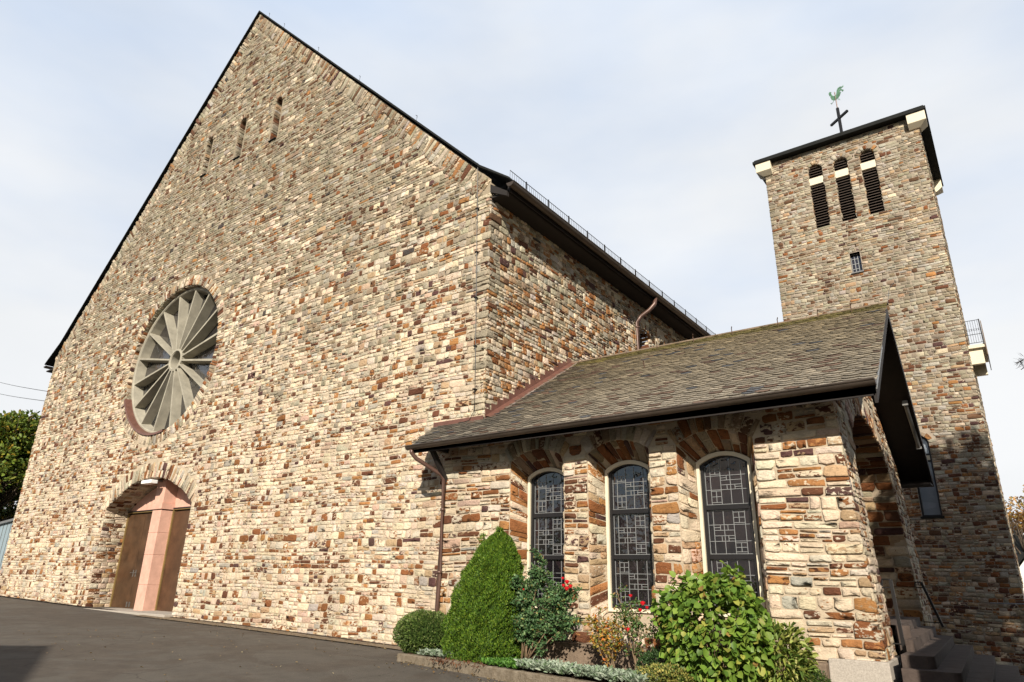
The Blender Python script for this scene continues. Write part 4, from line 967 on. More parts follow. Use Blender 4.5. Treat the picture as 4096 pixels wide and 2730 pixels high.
# flat roof with dark edge and a corbel block under each corner
MB().box(-6.96, -.03, 27.66, 34.6, 18.30, 18.44).box(-6.90, -.09, 27.72, 34.54, 18.44, 18.52).build('roof', 'darkslate', tw, bevel=.01)
MB().prism([(-6.8, 27.85, 18.52), (-.2, 27.85, 18.52), (-3.5, 31.1, 18.9)], (0, .01, 0)).build('roof_cap', 'darkslate', tw)
for sx, sy in ((0, 0), (1, 0), (0, 1), (1, 1)):
    x0 = TX0 - .33 if sx == 0 else TX1 - .33; y0 = TY0 - .28 if sy == 0 else TY1 - .33; x1 = x0 + .66; y1 = y0 + .62
    tx0, tx1 = (x0 + .25, x1) if sx == 0 else (x0, x1 - .25); ty0, ty1 = (y0 + .22, y1) if sy == 0 else (y0, y1 - .22)
    MB().hexa([(tx0, ty0, 17.68), (tx1, ty0, 17.68), (tx1, ty1, 17.68), (tx0, ty1, 17.68), (x0, y0, 17.86), (x1, y0, 17.86), (x1, y1, 17.86), (x0, y1, 17.86)]).box(x0, x1, y0, y1, 17.861, 18.30).build('corbel', 'cream', tw, bevel=.01)
# balcony on the east side
ba = MB().box(TX1 - .02, .13, 28.5, 30.7, 8.32, 8.44).build('balcony', 'cream', tw)
MB().box(TX1, .02, 28.62, 28.80, 7.75, 8.319).build('bracket', 'cream', ba); MB().box(TX1, .02, 30.3, 30.48, 7.75, 8.319).build('bracket', 'cream', ba)
MB().box(.135, .16, 28.45, 30.75, 8.0, 9.3).build('side_boards', 'plinth', ba)
br = MB()
for z in (8.5, 8.82, 9.36): br.tube([(TX1, 28.48, z), (.11, 28.48, z)], .011, 5)
for i in range(8): x = TX1 + .03 + i * .072; br.tube([(x, 28.48, 8.5), (x, 28.48, 9.36)], .005, 4)
for i in range(7):
    cx_ = TX1 + .065 + i * .072; br.tube([(cx_ + .034 * math.cos(a), 28.48, 9.0 + .034 * math.sin(a)) for a in np.linspace(0, 2 * math.pi, 10)], .005, 4, up=(0, 1, 0))
br.bar((.10, 28.48, 8.44), (.10, 28.48, 9.38), .04)
br.build('railing', 'iron', ba)
# cross and weathercock
cx0 = Vector((-3.52, 31.0, 0)); da = Vector((.768, -.640, 0))
cr_ = MB().bar((-3.52, 31, 18.5), (-3.52, 31, 22.1), .10, .10, up=da).build('roof_cross', 'iron', tw)
MB().bar(cx0 + Vector((0, 0, 21.5)) - da * .58, cx0 + Vector((0, 0, 21.5)) + da * .58, .10, .10).build('cross_arm', 'iron', cr_)
MB().tube([(-3.52, 31, 22.1), (-3.52, 31, 23.05)], .024, 8).build('rod', 'pipe', cr_)
bird = [(-0.4, 0.676), (-0.334, 0.726), (-0.28, 0.711), (-0.202, 0.633), (-0.243, 0.581), (-0.172, 0.4), (-0.038, 0.263), (0.086, 0.276), (0.158, 0.449), (0.242, 0.519), (0.391, 0.489), (0.552, 0.368), (0.593, 0.42), (0.59, 0.326), (0.433, 0.339), (0.3, 0.39), (0.246, 0.319), (0.346, 0.353), (0.43, 0.318), (0.579, 0.145), (0.495, 0.098), (0.419, 0.246), (0.334, 0.276), (0.289, 0.226), (0.397, 0.183), (0.305, 0.074), (0.233, 0.017), (0.128, -0.001), (0.025, -0.002), (-0.119, 0.059), (-0.253, 0.196), (-0.305, 0.366), (-0.301, 0.514), (-0.365, 0.513), (-0.37, 0.617)]
bz = Vector((-3.52, 31, 22.58)); up = Vector((0, 0, 1)); nn_ = Vector((.64, .768, 0)) * .02
bm = MB().prism([bz + da * a + up * b - nn_ / 2 for a, b in bird], nn_)
for pl in ([(-0.152, 0.097), (-0.189, 0.017), (-0.257, 0.026), (-0.373, 0.075)], [(-0.257, 0.026), (-0.335, -0.014)], [(0.128, -0.001), (0.226, -0.116), (0.116, -0.084)], [(0.226, -0.116), (0.251, -0.206)]):
    bm.tube([bz + da * a + up * b for a, b in pl], .012, 5)
bm.build('weathercock', 'verdigris', cr_)

# ------------------------------------------------------------------ planting bed, kerb
KP = [(-10.30, 10.30), (-9.6, 10.25), (-8.4, 10.10), (-7.3, 9.92), (-5.2, 9.60), (-3.0, 9.25), (-1.7, 9.05)]
kx = np.arange(-10.30, -1.7, .1); ky = np.interp(kx, [p[0] for p in KP], [p[1] for p in KP]); rk = np.random.default_rng(8)
kb = []
for x, y in zip(kx, ky):
    j = rk.uniform(-.008, .008, 4); zt = -1.37 - .006 * (x + 10.3)
    kb.append([(x, y + j[0], -2.0), (x, y + j[0], zt - .02 + j[1]), (x, y + .02, zt + j[2]), (x, y + .13, zt + j[3]), (x, y + .14, -2.0)])
kb = [[(kb[0][0][0], y_, z_) for (_, y_, z_) in kb[0]]] + kb
km = MB().loft(kb); km.f.append((0, 1, 2, 3, 4)); tag(km.build('kerb', 'kerb'), kind='structure')
sv = []; 
sx = np.arange(-10.25, -1.8, .15); t_ = np.linspace(0, 1, 9)
for x in sx:
    y0 = np.interp(x, [p[0] for p in KP], [p[1] for p in KP]) + .12
    for q in t_: y = y0 + (11.5 - y0) * q; sv.append((x, y, -1.39 + rk.uniform(-.02, .02) - .04 * (q > .9)))
n_ = 9; i_ = np.arange(len(sx) - 1)[:, None] * n_ + np.arange(8)[None]; q_ = np.stack([i_, i_ + n_, i_ + n_ + 1, i_ + 1], -1).reshape(-1, 4)
tag(raw('soil', sv, (q_,), 'soil'), kind='structure')

# ------------------------------------------------------------------ plants
def leaves(name, P, D, size, width, cols, probs, rng, parent=None, fold=.25, var=.25, mat='leaf', kind=None, out=None, droop=0):
    """P leaf bases (n,3), D pointing directions (n,3); every leaf is two folded quads"""
    n = len(P); P = np.asarray(P, float); D = np.asarray(D, float); D /= np.linalg.norm(D, axis=1)[:, None] + 1e-9
    N = rng.normal(size=(n, 3)) * .6 + (np.array((0, -.25, .8)) if out is None else out); Sd = np.cross(D, N); Sd /= np.linalg.norm(Sd, axis=1)[:, None] + 1e-9; N = np.cross(Sd, D)
    L_ = (size * rng.uniform(.65, 1.25, n))[:, None]; Wd = (width * rng.uniform(.75, 1.2, n))[:, None]
    tip = P + D * L_ - np.array((0, 0, 1)) * droop * L_
    v = [P, P + D * L_ * .28 + Sd * Wd * .5 + N * fold * Wd, P + D * L_ * .68 + Sd * Wd * .42 + N * fold * Wd, tip, P + D * L_ * .68 - Sd * Wd * .42 + N * fold * Wd, P + D * L_ * .28 - Sd * Wd * .5 + N * fold * Wd]
    V_ = np.stack(v, 1).reshape(-1, 3); b = np.arange(n)[:, None] * 6
    F = np.concatenate([b + np.array([[0, 1, 2, 3]]), b + np.array([[0, 3, 4, 5]])]) 
    ci = rng.choice(len(cols), n, p=np.array(probs) / sum(probs)); c = np.array(cols)[ci] * rng.uniform(1 - var, 1 + var, (n, 1))
    ca = np.repeat(np.c_[c, np.ones(n)], 6, 0)
    o = raw(name, V_, (F,), mat, parent, ca=ca)
    if kind: o['kind'] = kind
    return o
def rdirs(n, rng, up=.3): 
    d = rng.normal(size=(n, 3)); d /= np.linalg.norm(d, axis=1)[:, None]; d[:, 2] += up; return d
def dome(n, c, r, rng, inner=.25, lump=.12, zmin=-1.4, k=5):
    """points in the outer shell of a lumpy ellipsoid, with outward directions"""
    d = rng.normal(size=(n, 3)); d /= np.linalg.norm(d, axis=1)[:, None]
    ph = rng.uniform(0, 6.28, 6)
    l = 1 + lump * (np.sin(d[:, 0] * k + ph[0]) * np.sin(d[:, 1] * k + ph[1]) + .7 * np.sin(d[:, 2] * k * 1.3 + ph[2]) * np.cos(d[:, 0] * k * 1.7 + ph[3]))
    rad = (1 - inner * rng.random(n) ** 1.6) * l
    p = np.array(c) + d * rad[:, None] * np.array(r); k_ = p[:, 2] > zmin
    return p[k_], d[k_]
def stems(name, paths, mat, parent, r0=.012, r1=.004, n=6):
    mb = MB()
    for p in paths:
        m = len(p); mb.tube(p, [r0 + (r1 - r0) * i / (m - 1) for i in range(m)], n)
    return mb.build(name, mat, parent, smooth=True)
GR = [(.10, .19, .035), (.06, .13, .025), (.15, .25, .05)]
rg = np.random.default_rng(77)
# round clipped shrub
t = thing('box_shrub', (-10.2, 11.0, -1.42), 'small round clipped green shrub at the left end of the bed', 'shrub')
p, d = dome(9000, (-10.22, 10.98, -1.04), (.70, .55, .42), rg, .14, .05, -1.40); leaves('foliage', p, d + rdirs(len(p), rg) * .7, .042, .022, [(.11, .165, .035), (.06, .10, .022), (.22, .25, .09)], [5, 3, 1.6], rg, t)
MB().loft([[(-10.22 + .60 * k * math.cos(a), 10.98 + .46 * k * math.sin(a), z) for a in np.linspace(0, 6.28, 16, endpoint=False)] for k, z in ((.75, -1.42), (1, -1.2), (1, -.95), (.8, -.76), (.1, -.68))]).build('inner_branches', 'core', t)
# conifer cone
t = thing('thuja', (-8.6, 10.85, -1.4), 'tall dense cone shaped evergreen beside the brown downpipe', 'conifer shrub')
def prof(z):  # z above base, gives radius
    return np.interp(z, [0, .15, .5, .9, 1.3, 1.7, 2.0, 2.2, 2.32], [.68, .75, .77, .73, .65, .52, .36, .20, .02])
n = 80000; z = rg.random(n) ** .9 * 2.36; a = rg.uniform(0, 2 * math.pi, n)
lob = 1 + .06 * np.sin(a * 5 + z * 2.2) + .06 * np.sin(a * 11 - z * 5) + .045 * np.sin(z * 14 + a * 3) + .03 * np.sin(z * 29 - a * 17)
rad = prof(z) * lob * (1 - .13 * rg.random(n) ** 2)
cx = -8.62 + .36 * (z / 2.36) ** 1.4; P = np.stack([cx + rad * np.cos(a), 10.85 + rad * .82 * np.sin(a), -1.42 + z], 1)
D = np.stack([np.cos(a) * .55, np.sin(a) * .55, np.full(n, 1.0)], 1) + rg.normal(size=(n, 3)) * .45
zs_ = rg.uniform(.35, .98, 900); wd_ = .02 + .11 * (.98 - zs_) / .6; sec = np.stack([np.where(np.arange(900) % 2 == 0, -8.24, -8.62) + rg.normal(0, 1, 900) * wd_, 10.75 + rg.normal(0, 1, 900) * wd_, zs_ - (np.arange(900) % 2) * .12], 1); P = np.r_[P, sec]; D = np.r_[D, np.tile((0, 0, 1.), (900, 1)) + rg.normal(size=(900, 3)) * .3]
clump = np.sin(P[:, 0] * 17) * np.sin(P[:, 2] * 13 + P[:, 1] * 9)
o = leaves('foliage', P, D, .046, .015, [(.105, .195, .018), (.065, .135, .014), (.17, .25, .025), (.035, .075, .010)], [4, 3, 2.6, 1.5], rg, t, var=.3, out=np.stack([np.cos(a), np.sin(a), a * 0 + .2], 1)[np.r_[0:n, 0:900]])
MB().loft([[(-8.62 + .36 * (z_ / 2.36) ** 1.4 + prof(z_) * .86 * math.cos(a_), 10.85 + prof(z_) * .7 * math.sin(a_), -1.42 + z_) for a_ in np.linspace(0, 6.28, 20, endpoint=False)] for z_ in (0, .3, .8, 1.3, 1.8, 2.1, 2.3)]).build('inner_branches', 'core', t)
p = np.stack([rg.uniform(-9.3, -7.9, 500), rg.uniform(9.95, 10.35, 500), np.full(500, -1.39)], 1)[:220]; leaves('dead_needles', p, rdirs(220, rg, .1), .07, .02, [(.17, .075, .035), (.10, .05, .03)], [1, 1], rg, t, kind=None)
# climbing/standard roses
def flower(parent, c, r, rng, nm='flower'):
    mb = MB(); c = Vector(c)
    for k in range(3):
        rr = r * (1 - .25 * k); m = 7
        for i in range(m):
            a0 = 2 * math.pi * (i + k * .5) / m; da_ = 2 * math.pi / m * .75
            pts = []
            for (da2, zz, rf) in ((-.2, -.5, .35), (-.5, .1, .85), (-.38, .55, 1.0), (.38, .55, 1.0), (.5, .1, .85), (.2, -.5, .35)):
                aa = a0 + da2 * da_ * 1.6; pts.append(c + Vector((math.cos(aa) * rr * rf, math.sin(aa) * rr * rf, zz * r * 1.1 + k * r * .12)))
            mb.add(pts, [(0, 1, 4, 5), (1, 2, 3, 4)])
    mb.tube([c + Vector((0, 0, -.4 * r)), c + Vector((0, 0, .5 * r))], [r * .5, r * .4], 6)
    return mb.build(nm, 'rosepetal', parent)
def rose_bush(base, tips, spread, nleaf, cols, probs, lab, flowers, lsize=.042, seed=1, mids=None):
    r_ = np.random.default_rng(seed); t = thing('rose_bush', base, lab, 'rose bush')
    paths = []; lp = []; ld = []
    for tip, sub in tips:
        b = Vector(base) + Vector((r_.uniform(-.06, .06), r_.uniform(-.05, .05), 0)); tp = Vector(tip); m = b.lerp(tp, .5) + Vector((r_.uniform(-.12, .12), r_.uniform(-.08, .08), r_.uniform(.0, .12)))
        path = [b, b.lerp(m, .5) + Vector((r_.uniform(-.03, .03), 0, 0)), m, m.lerp(tp, .5) + Vector((r_.uniform(-.04, .04), r_.uniform(-.03, .03), .02)), tp]; paths.append(path)
        for _ in range(sub):
            s0 = path[int(r_.integers(1, 4))].lerp(path[4], r_.random()); e = s0 + Vector((r_.normal() * spread, r_.normal() * spread * .7, r_.uniform(-.2, .6) * spread * 1.6)); 
            paths.append([s0, s0.lerp(e, .5) + Vector((0, 0, .03)), e])
            for __ in range(nleaf):
                q = s0.lerp(e, r_.random() ** .6); lp.append(q + Vector(r_.normal(size=3) * .035)); ld.append(r_.normal(size=3) + np.array((0, 0, .1)))
    mb = MB()
    for i, p in enumerate(paths): mb.tube(p, [(.013 if len(p) == 5 else .005) * (1 - .6 * k / (len(p) - 1)) for k in range(len(p))], 6)
    mb.build('stems', 'rosewood', t, smooth=True)
    leaves('foliage', np.array(lp), np.array(ld), lsize, lsize * .66, cols, probs, r_, t)
    for f in flowers: flower(t, f[:3], f[3], r_)
    return t
tips = [((r, 10.8 + rg.uniform(-.15, .15), z), 22) for r, z in ((-7.85, -.35), (-7.7, .0), (-7.35, .2), (-7.1, -.1), (-6.85, -.25), (-6.65, -.15), (-7.5, -.3), (-7.0, -.55), (-7.25, .45), (-6.75, -.65), (-7.6, -.6))]
rose_bush((-7.62, 10.8, -1.4), tips, .16, 38, [(.085, .165, .06), (.05, .11, .04), (.14, .21, .08), (.24, .22, .06)], [5, 4, 2, .5], 'tall dark green rose bush with a cluster of red blooms at its right', [(-6.60, 10.62, -.0, .045), (-6.53, 10.62, -.07, .04), (-6.66, 10.6, -.06, .035), (-6.58, 10.58, -.11, .045), (-6.70, 10.64, .06, .03), (-7.48, 10.55, -.14, .02)], lsize=.055, seed=4)
tips = [((-6.1, 10.65, -.62), 9), ((-5.95, 10.55, -.45), 9), ((-5.75, 10.6, -.68), 9), ((-6.05, 10.6, -.9), 8), ((-5.6, 10.6, -.9), 7), ((-5.85, 10.55, -.75), 8)]
rose_bush((-5.75, 10.6, -1.4), tips, .13, 17, [(.42, .20, .03), (.33, .24, .05), (.14, .17, .04), (.45, .13, .02)], [4, 4, 3, 1], 'low sparse rose bush with yellow and orange autumn leaves', [(-5.37, 10.45, -.70, .045)], lsize=.055, seed=5)
tips = [((-5.65, 10.65, -.1), 8), ((-5.4, 10.6, -.28), 9), ((-5.2, 10.6, -.42), 9), ((-4.95, 10.6, -.55), 8), ((-5.5, 10.6, -.45), 8), ((-5.25, 10.55, -.62), 7)]
rose_bush((-5.3, 10.65, -1.4), tips, .13, 15, [(.08, .15, .045), (.13, .19, .05), (.24, .15, .05)], [4, 3, 1], 'leggy green rose bush with three red blooms before the middle window', [(-5.11, 10.5, -.30, .045), (-5.04, 10.5, -.36, .03), (-5.15, 10.48, -.40, .035), (-5.32, 10.5, -.19, .032)], lsize=.052, seed=6)
# big-leaved shrub
t = thing('hazel_shrub', (-3.95, 10.45, -1.4), 'large rounded shrub with broad bright green leaves under the right window', 'shrub')
p, d = dome(2900, (-3.97, 10.45, -.66), (.78, .62, .82), rg, .30, .10, -1.35, 4); 
p2, d2 = dome(160, (-3.62, 10.45, .0), (.20, .2, .30), rg, .6, .1, -1); p3, d3 = dome(140, (-4.62, 10.4, -.35), (.22, .2, .3), rg, .6, .1, -1)
p = np.r_[p, p2, p3]; d = np.r_[d, d2, d3]; dd = d * .6 + np.array((0, -.15, -.55)) + rg.normal(size=p.shape) * .35
leaves('foliage', p, dd, .115, .098, [(.135, .225, .030), (.09, .17, .024), (.18, .26, .04), (.27, .28, .055), (.28, .18, .05)], [6, 3.5, 3, 1.4, .3], rg, t, fold=.18, var=.24, out=d * .6 + np.array((0, -.3, .35)))
stems('stems', [[Vector((-3.95, 10.5, -1.42)), Vector((-3.95 + rg.uniform(-.3, .3), 10.5 + rg.uniform(-.2, .2), -.9)), Vector((-3.97 + rg.uniform(-.6, .6), 10.45 + rg.uniform(-.4, .4), rg.uniform(-.6, -.1)))] for _ in range(16)], 'rosewood', t, .016, .005)
t = thing('aucuba_shrub', (-3.2, 10.85, -1.4), 'shrub with long glossy yellow flecked leaves beside the corner pier', 'shrub')
p, d = dome(1900, (-3.22, 10.8, -.98), (.46, .38, .50), rg, .4, .12, -1.36, 4); leaves('foliage', p, d * .8 + rg.normal(size=p.shape) * .45 + np.array((0, -.1, .15)), .125, .042, [(.26, .30, .06), (.15, .22, .04), (.38, .38, .12), (.09, .15, .03)], [4, 4, 3, 1.5], rg, t, fold=.2, var=.18, droop=.25)
stems('stems', [[Vector((-3.2, 10.85, -1.42)), Vector((-3.2 + rg.uniform(-.3, .3), 10.85 + rg.uniform(-.2, .2), rg.uniform(-1.1, -.7)))] for _ in range(10)], 'rosewood', t, .012, .006)
t = thing('euonymus_shrub', (-4.5, 10.05, -1.42), 'low shrub with small cream and yellow edged leaves by the kerb', 'shrub')
p, d = dome(3600, (-4.50, 10.0, -1.30), (.46, .34, .20), rg, .35, .14, -1.42, 6); leaves('foliage', p, d + rdirs(len(p), rg, .4) * .8, .036, .02, [(.42, .36, .10), (.16, .20, .04), (.30, .30, .08), (.07, .11, .03)], [3, 3, 3, 2], rg, t)
t = thing('dark_shrub', (-4.85, 10.55, -1.42), 'low dark green shrub between the roses and the large leaved shrub', 'shrub')
p, d = dome(2600, (-4.85, 10.5, -1.20), (.34, .3, .26), rg, .3, .14, -1.42, 6); leaves('foliage', p, d + rdirs(len(p), rg, .4) * .8, .036, .02, [(.035, .075, .02), (.05, .10, .03)], [1, 1], rg, t)
t = thing('small_shrub', (-2.78, 10.85, -1.42), 'small dark green shrub at the foot of the grey corner plinth', 'shrub')
p, d = dome(2600, (-2.80, 10.85, -1.28), (.28, .24, .22), rg, .3, .12, -1.45, 6); leaves('foliage', p, d + rdirs(len(p), rg, .4) * .8, .032, .017, [(.06, .11, .02), (.035, .07, .015), (.12, .14, .03)], [3, 3, 1], rg, t)
def rosettes(name, cs, nl, size, width, cols, probs, up, kindlab, cat=None):
    P = []; D = []
    for c in cs:
        for i in range(nl):
            a = rg.uniform(0, 6.28); P.append(np.array(c) + np.array((math.cos(a), math.sin(a), 0)) * rg.uniform(0, .02) + np.array((0, 0, rg.uniform(0, .05)))); D.append((math.cos(a), math.sin(a), rg.uniform(.1, up)))
    o = leaves(name, np.array(P), np.array(D), size, width, cols, probs, rg, None, fold=.22, var=.15); tag(o, kindlab, cat, kind='stuff'); return o
ky_ = lambda x: np.interp(x, [p[0] for p in KP], [p[1] for p in KP]) + .13
cs = [(x, ky_(x) + rg.uniform(-.06, .42), -1.37 + rg.uniform(0, .05)) for x in rg.uniform(-7.25, -4.75, 300)] + [(x, ky_(x) + rg.uniform(-.03, .16), -1.37) for x in rg.uniform(-9.75, -9.0, 46)]
rosettes('lambs_ear', cs, 15, .105, .036, [(.30, .36, .27), (.23, .30, .20), (.38, .43, .33), (.16, .24, .12)], [4, 3, 2, 1.5], 1.1, 'silvery woolly leaved ground cover spilling along the kerb', 'ground cover')
cs = [(x, ky_(x) + rg.uniform(-.05, .25), -1.38) for x in rg.uniform(-8.1, -7.15, 60)] + [(x, 10.4, -1.36) for x in rg.uniform(-7.9, -7.4, 20)]
rosettes('green_weeds', cs, 16, .075, .030, [(.08, .20, .03), (.12, .26, .04), (.05, .13, .02)], [3, 2, 2], 1.8, 'bright green low leafy plants at the foot of the conifer cone', 'ground cover')
# fallen leaves along the wall and the kerb
fx_ = np.r_[rg.uniform(-22, -10.5, 260), rg.uniform(-10.2, -6, 120), rg.uniform(-20, -8, 90)]; fy_ = np.r_[rg.uniform(11.3, 11.95, 260), np.interp(fx_[260:380], [p[0] for p in KP], [p[1] for p in KP]) - rg.random(120) ** 2 * .5, rg.uniform(6, 11, 90)]
P = np.stack([fx_, fy_, G(fx_, fy_) + .018], 1); D = rg.normal(size=P.shape); D[:, 2] *= .12
tag(leaves('fallen_leaves', P, D, .05, .035, [(.30, .22, .10), (.20, .12, .05), (.35, .30, .18)], [2, 2, 1], rg, None, var=.2, out=np.array((0, 0, 3.))), 'small dry leaves scattered on the asphalt', 'fallen leaves', kind='stuff')

# ------------------------------------------------------------------ trees
def tree(name, base, h, cr, lab, cols, probs, nleaf, lsize, seed, crown0=.3, cat='tree', sub=26, bark='bark', squash=1.0, inner=.5, mat='leaf', group=None, droop=0):
    r_ = np.random.default_rng(seed); t = thing(name, base, lab, cat, group); b = Vector(base); top = b + Vector((0, 0, h))
    mb = MB(); tr = h * .022 + .05; mb.tube([b - Vector((0, 0, .3)), b + Vector((r_.uniform(-.1, .1), 0, h * .3)), b + Vector((r_.uniform(-.3, .3), 0, h * .6)), top - Vector((0, 0, h * .1))], [tr * 1.2, tr, tr * .6, tr * .2], 8)
    P = []; D = []; per = max(1, nleaf // sub)
    for i in range(sub):
        a = r_.uniform(0, 6.28); zf = r_.random(); zc = crown0 + (1 - crown0) * zf; rr = cr * math.sqrt(max(0.05, 1 - (2 * zf - .9) ** 2)) * r_.uniform(.45, .95)
        c = b + Vector((math.cos(a) * rr, math.sin(a) * rr, h * zc * squash)); s0 = b + Vector((0, 0, h * max(.2, zc - .22))); mb.tube([s0, s0.lerp(c, .5) + Vector((0, 0, .1 * h * .3)), c], [tr * .35, tr * .2, tr * .06], 5)
        for _ in range(4):
            e = c + Vector(r_.normal(size=3) * cr * .22); mb.tube([c.lerp(s0, .2), e], [tr * .1, tr * .03], 4)
        d = r_.normal(size=(per, 3)); d /= np.linalg.norm(d, axis=1)[:, None]; q = np.array(c) + d * (cr * r_.uniform(.26, .40)) * (1 - .6 * r_.random((per, 1)) ** 2) * np.array((1, 1, .75)); P.append(q); D.append(d + r_.normal(size=(per, 3)) * .5)
    mb.build('trunk', bark, t, smooth=True)
    if nleaf: leaves('crown', np.concatenate(P), np.concatenate(D), lsize, lsize * .6, cols, probs, r_, t, mat=mat, droop=droop)
    return t
tree('broadleaf_tree', (-66.5, 20, -1), 12.4, 5.2, 'dense green tree turning orange beyond the left corner of the church', [(.12, .17, .022), (.07, .11, .016), (.28, .19, .02), (.19, .20, .025)], [5, 4, 1, 3], 26000, .34, 11, .22, sub=60)
tree('broadleaf_tree', (-76, 24, -1), 12.5, 6, 'darker tree at the left edge behind the grey blue shed', [(.04, .07, .015), (.03, .05, .014), (.12, .09, .02)], [5, 5, 1], 16000, .36, 12, .15, sub=46)
tree('autumn_tree', (2.1, 60, -3), 10.2, 3.0, 'orange leaved autumn tree beyond the house roofs at the right edge', [(.50, .29, .09), (.42, .22, .06), (.38, .30, .10)], [3, 3, 2], 15000, .20, 13, .42, sub=40)
tree('bare_tree', (-.2, 57, -3), 7.3, 1.6, 'thin leafless tree between the tower and the orange tree', [(1, 1, 1)], [1], 0, .2, 14, .5, sub=46)
tree('pine_tree', (6.2, 17.3, -2.4), 13.6, 3.3, 'tall dark pine standing right of the steps with one twig in view', [(.03, .06, .02), (.02, .04, .015)], [1, 1], 1300, .30, 15, .18, sub=40)
tree('ornamental_tree', (3.4, 9.2, -1.8), 10.5, 1.7, 'slim green tree right of the porch steps', [(.05, .10, .02), (.04, .07, .02)], [1, 1], 6500, .22, 16, .50, sub=40)
tree('broadleaf_tree', (11.3, 4.6, -1.8), 20.5, 4.6, 'tall dense tree right of the viewpoint whose shade falls on the tower foot', [(.04, .08, .02), (.03, .06, .015)], [1, 1], 15000, .40, 17, .22, sub=90)
tw_ = [t for t in bpy.data.objects if t.name.startswith('pine_tree')][0]
pb = MB().tube([(5.9, 17.7, 6.4), (3.0, 19.2, 5.8), (.98, 20, 5.35)], [.09, .05, .015], 7).tube([(1.3, 19.95, 5.45), (.82, 20.0, 5.2), (.68, 20, 5.12)], [.02, .012, .008], 5).build('branch', 'bark', tw_)
P = np.stack([rg.uniform(.66, 2.4, 700), rg.normal(20, .08, 700), rg.normal(5.30, .09, 700)], 1); leaves('needles', P, rg.normal(size=P.shape) + np.array((-.5, 0, -.1)), .16, .012, [(.07, .06, .03), (.12, .06, .04)], [1, 1], rg, tw_)

# ------------------------------------------------------------------ background things
def house(name, x0, x1, y0, y1, zb, ze, zr, lab, wall='white', roof='darkslate', gable_front=True):
    t = thing(name, ((x0 + x1) / 2, (y0 + y1) / 2, zb), lab, 'house')
    if gable_front:
        xm = (x0 + x1) / 2; MB().prism([(x0, y0, zb), (x1, y0, zb), (x1, y0, ze), (xm, y0, zr), (x0, y0, ze)], (0, y1 - y0, 0)).build('wall', wall, t)
        rr = []
        for y in (y0 - .35, y1 + .35): rr.append([(x0 - .4, y, ze - .3), (xm, y, zr + .04), (x1 + .4, y, ze - .3), (x1 + .4, y, ze - .14), (xm, y, zr + .22), (x0 - .4, y, ze - .14)])
        m = MB().loft(rr); m.f += [(0, 1, 4, 5), (1, 2, 3, 4), (11, 10, 7, 6), (10, 9, 8, 7)]; m.build('roof', roof, t)
    else:
        ym = (y0 + y1) / 2; MB().prism([(x0, y0, zb), (x0, y1, zb), (x0, y1, ze), (x0, ym, zr), (x0, y0, ze)], (x1 - x0, 0, 0)).build('wall', wall, t)
        rr = []
        for x in (x0 - .3, x1 + .3): rr.append([(x, y0 - .4, ze - .25), (x, ym, zr + .04), (x, y1 + .4, ze - .25), (x, y1 + .4, ze - .09), (x, ym, zr + .22), (x, y0 - .4, ze - .09)])
        m = MB().loft(rr); m.f += [(0, 1, 4, 5), (1, 2, 3, 4), (11, 10, 7, 6), (10, 9, 8, 7)]; m.build('roof', roof, t)
    for k in range(3):
        xw = x0 + (x1 - x0) * (k + .5) / 3; f = MB().box(xw - .45, xw + .45, y0 - .05, y0 - .005, zb + 1.0, zb + 2.2).build('window', 'white', t)
        MB().box(xw - .38, xw + .38, y0 - .06, y0 - .052, zb + 1.07, zb + 2.13).build('pane', 'glass', f)
    return t
h1 = house('house', -1.5, 8, 55, 62, -3, 1.0, 3.4, 'dark slate roofed house beyond the bell tower', gable_front=False)
MB().box(-.55, -.2, 58.2, 58.7, 3.0, 3.9).build('chimney', 'darkslate', h1)
house('house', -.9, 5.5, 50, 54.5, -3, .9, 4.9, 'white gabled house in front of the dark slate roof')
house('house', -14.5, -3.6, -15.0, -6.75, -1.9, 4.6, 6.75, 'neighbouring house behind the viewpoint whose gable shades the asphalt')
t = thing('shed', (-46, 17, -1.1), 'blue grey panelled shed with a light roof edge left of the church', 'shed')
MB().hexa([(-52, 14, -1.2), (-38.6, 14, -1.2), (-38.6, 19, -1.2), (-52, 19, -1.2), (-52, 14, 1.85), (-38.6, 14, 2.80), (-38.6, 19, 2.80), (-52, 19, 1.85)]).build('wall', 'panel', t)
MB().hexa([(-52.1, 13.85, 1.86), (-38.5, 13.85, 2.81), (-38.5, 19.1, 2.81), (-52.1, 19.1, 1.86), (-52.1, 13.85, 1.98), (-38.5, 13.85, 2.93), (-38.5, 19.1, 2.93), (-52.1, 19.1, 1.98)]).build('roof', 'steel', t)
r_ = MB()
for i in range(26): x = -51.5 + i * .5; r_.box(x, x + .03, 13.98, 13.999, -1.2, 1.85 + (x + 52) * .0709 - .02)
r_.build('panel_seam', 'steel', t)
for (za, zb_), lab in (((17.0, 13.78), 'upper overhead cable running to the left corner of the church'), ((15.95, 12.98), 'lower overhead cable running to the left corner of the church')):
    k0, k1 = .8, .61; a = Vector((-74.4 * k0, 20 * k0, za * k0)); b = Vector((-61.5 * k1, 20 * k1, zb_ * k1 * .995)); a2 = a + (a - b) * 1.5
    pts = [a2.lerp(b, i / 12) - Vector((0, 0, 1.1 * math.sin(math.pi * i / 12) * .35)) for i in range(13)]
    tag(MB().tube(pts, .016, 5).build('overhead_cable', 'iron'), lab, 'cable', 'cables at the left of the church')
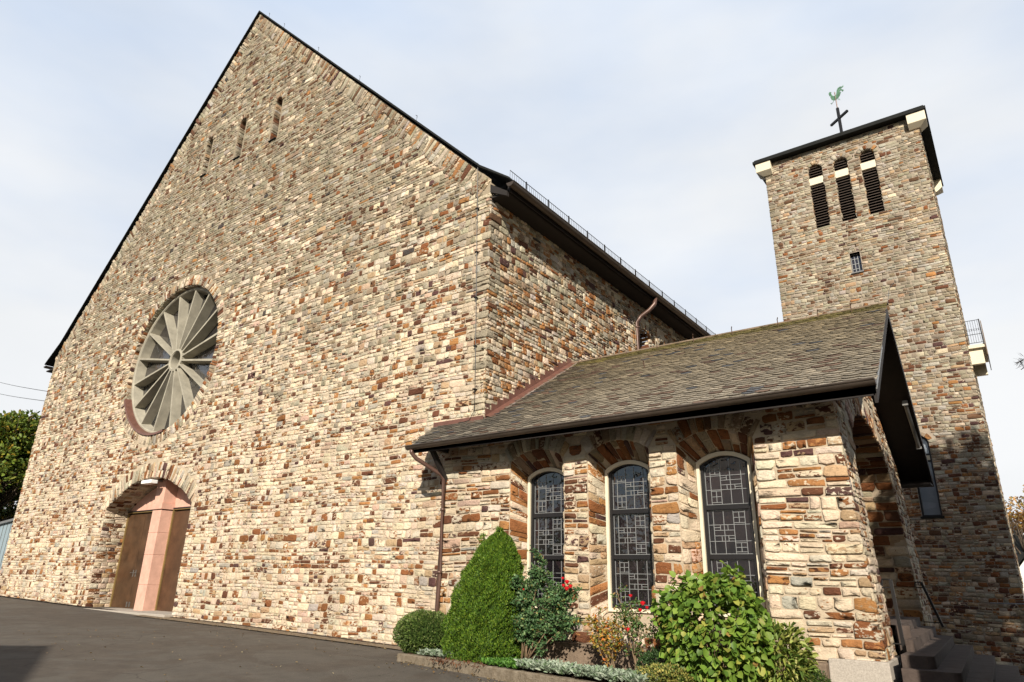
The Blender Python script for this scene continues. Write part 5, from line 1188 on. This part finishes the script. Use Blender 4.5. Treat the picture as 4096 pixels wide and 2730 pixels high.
rl = MB().tube([(-1.3, 27.86, -.37), (.9, 27.86, -.37)], .02, 8).tube([(-1.1, 27.86, -.37), (-1.1, 28.0, -.37)], .014, 6).tube([(-.5, 27.86, -.37), (-.5, 28.0, -.37)], .014, 6)
tag(rl.build('handrail', 'steel'), 'thin grey horizontal handrail on the foot of the tower wall', 'handrail')
t = thing('shade_hedge', (2.0, 12, -1.8), 'unseen clipped foliage added right of the steps to shade them', 'shade_hedge')  # unseen foliage block added to keep the sun off the steps
MB().box(.62, 2.7, 7.6, 15.4, -2.2, 1.65).build('inner_branches', 'soil', t)
P = rg.uniform((.5, 7.5, -2.0), (2.8, 15.5, 1.8), (9000, 3)); m_ = (P[:, 0] < .7) | (P[:, 0] > 2.6) | (P[:, 2] > 1.6) | (P[:, 1] < 7.7) | (P[:, 1] > 15.3); P = P[m_]
leaves('foliage', P, rdirs(len(P), rg), .09, .05, [(.05, .10, .02), (.03, .06, .015)], [1, 1], rg, t)
# wooded hill behind the viewpoint
hx_ = np.linspace(-260, 260, 90); hy_ = np.linspace(-210, -45, 30); rh = np.random.default_rng(9); nz = rh.uniform(-1, 1, (30, 90)) * 1.6
Xh, Yh = np.meshgrid(hx_, hy_); tq = np.clip((-45 - Yh) / 60, 0, 1); Zh = -3 + tq * (12 + 4 * np.sin(Xh * .03) + 3 * np.sin(Xh * .011 + 2)) + nz * (tq > 0)
i_ = np.arange(29)[:, None] * 90 + np.arange(89)[None]; q_ = np.stack([i_, i_ + 1, i_ + 91, i_ + 90], -1).reshape(-1, 4)
tag(raw('hills', np.stack([Xh.ravel(), Yh.ravel(), Zh.ravel()], 1), (q_,), 'hill'), kind='structure')
for i, (x, y, h) in enumerate(((-6, -26, 9), (5, -28, 11), (14, -26, 8), (-17, -30, 10), (-30, -26, 9))):
    tree('broadleaf_tree', (x, y, -2), h, h * .36, ['broad green tree behind the viewpoint left of the gap', 'tallest green tree behind the viewpoint', 'short rounded tree behind the viewpoint at the right', 'green tree standing behind the neighbouring house', 'leftmost green tree behind the viewpoint'][i], [(.05, .08, .02), (.035, .055, .015)], [1, 1], 2600, .5, 40 + i, .2, sub=22)
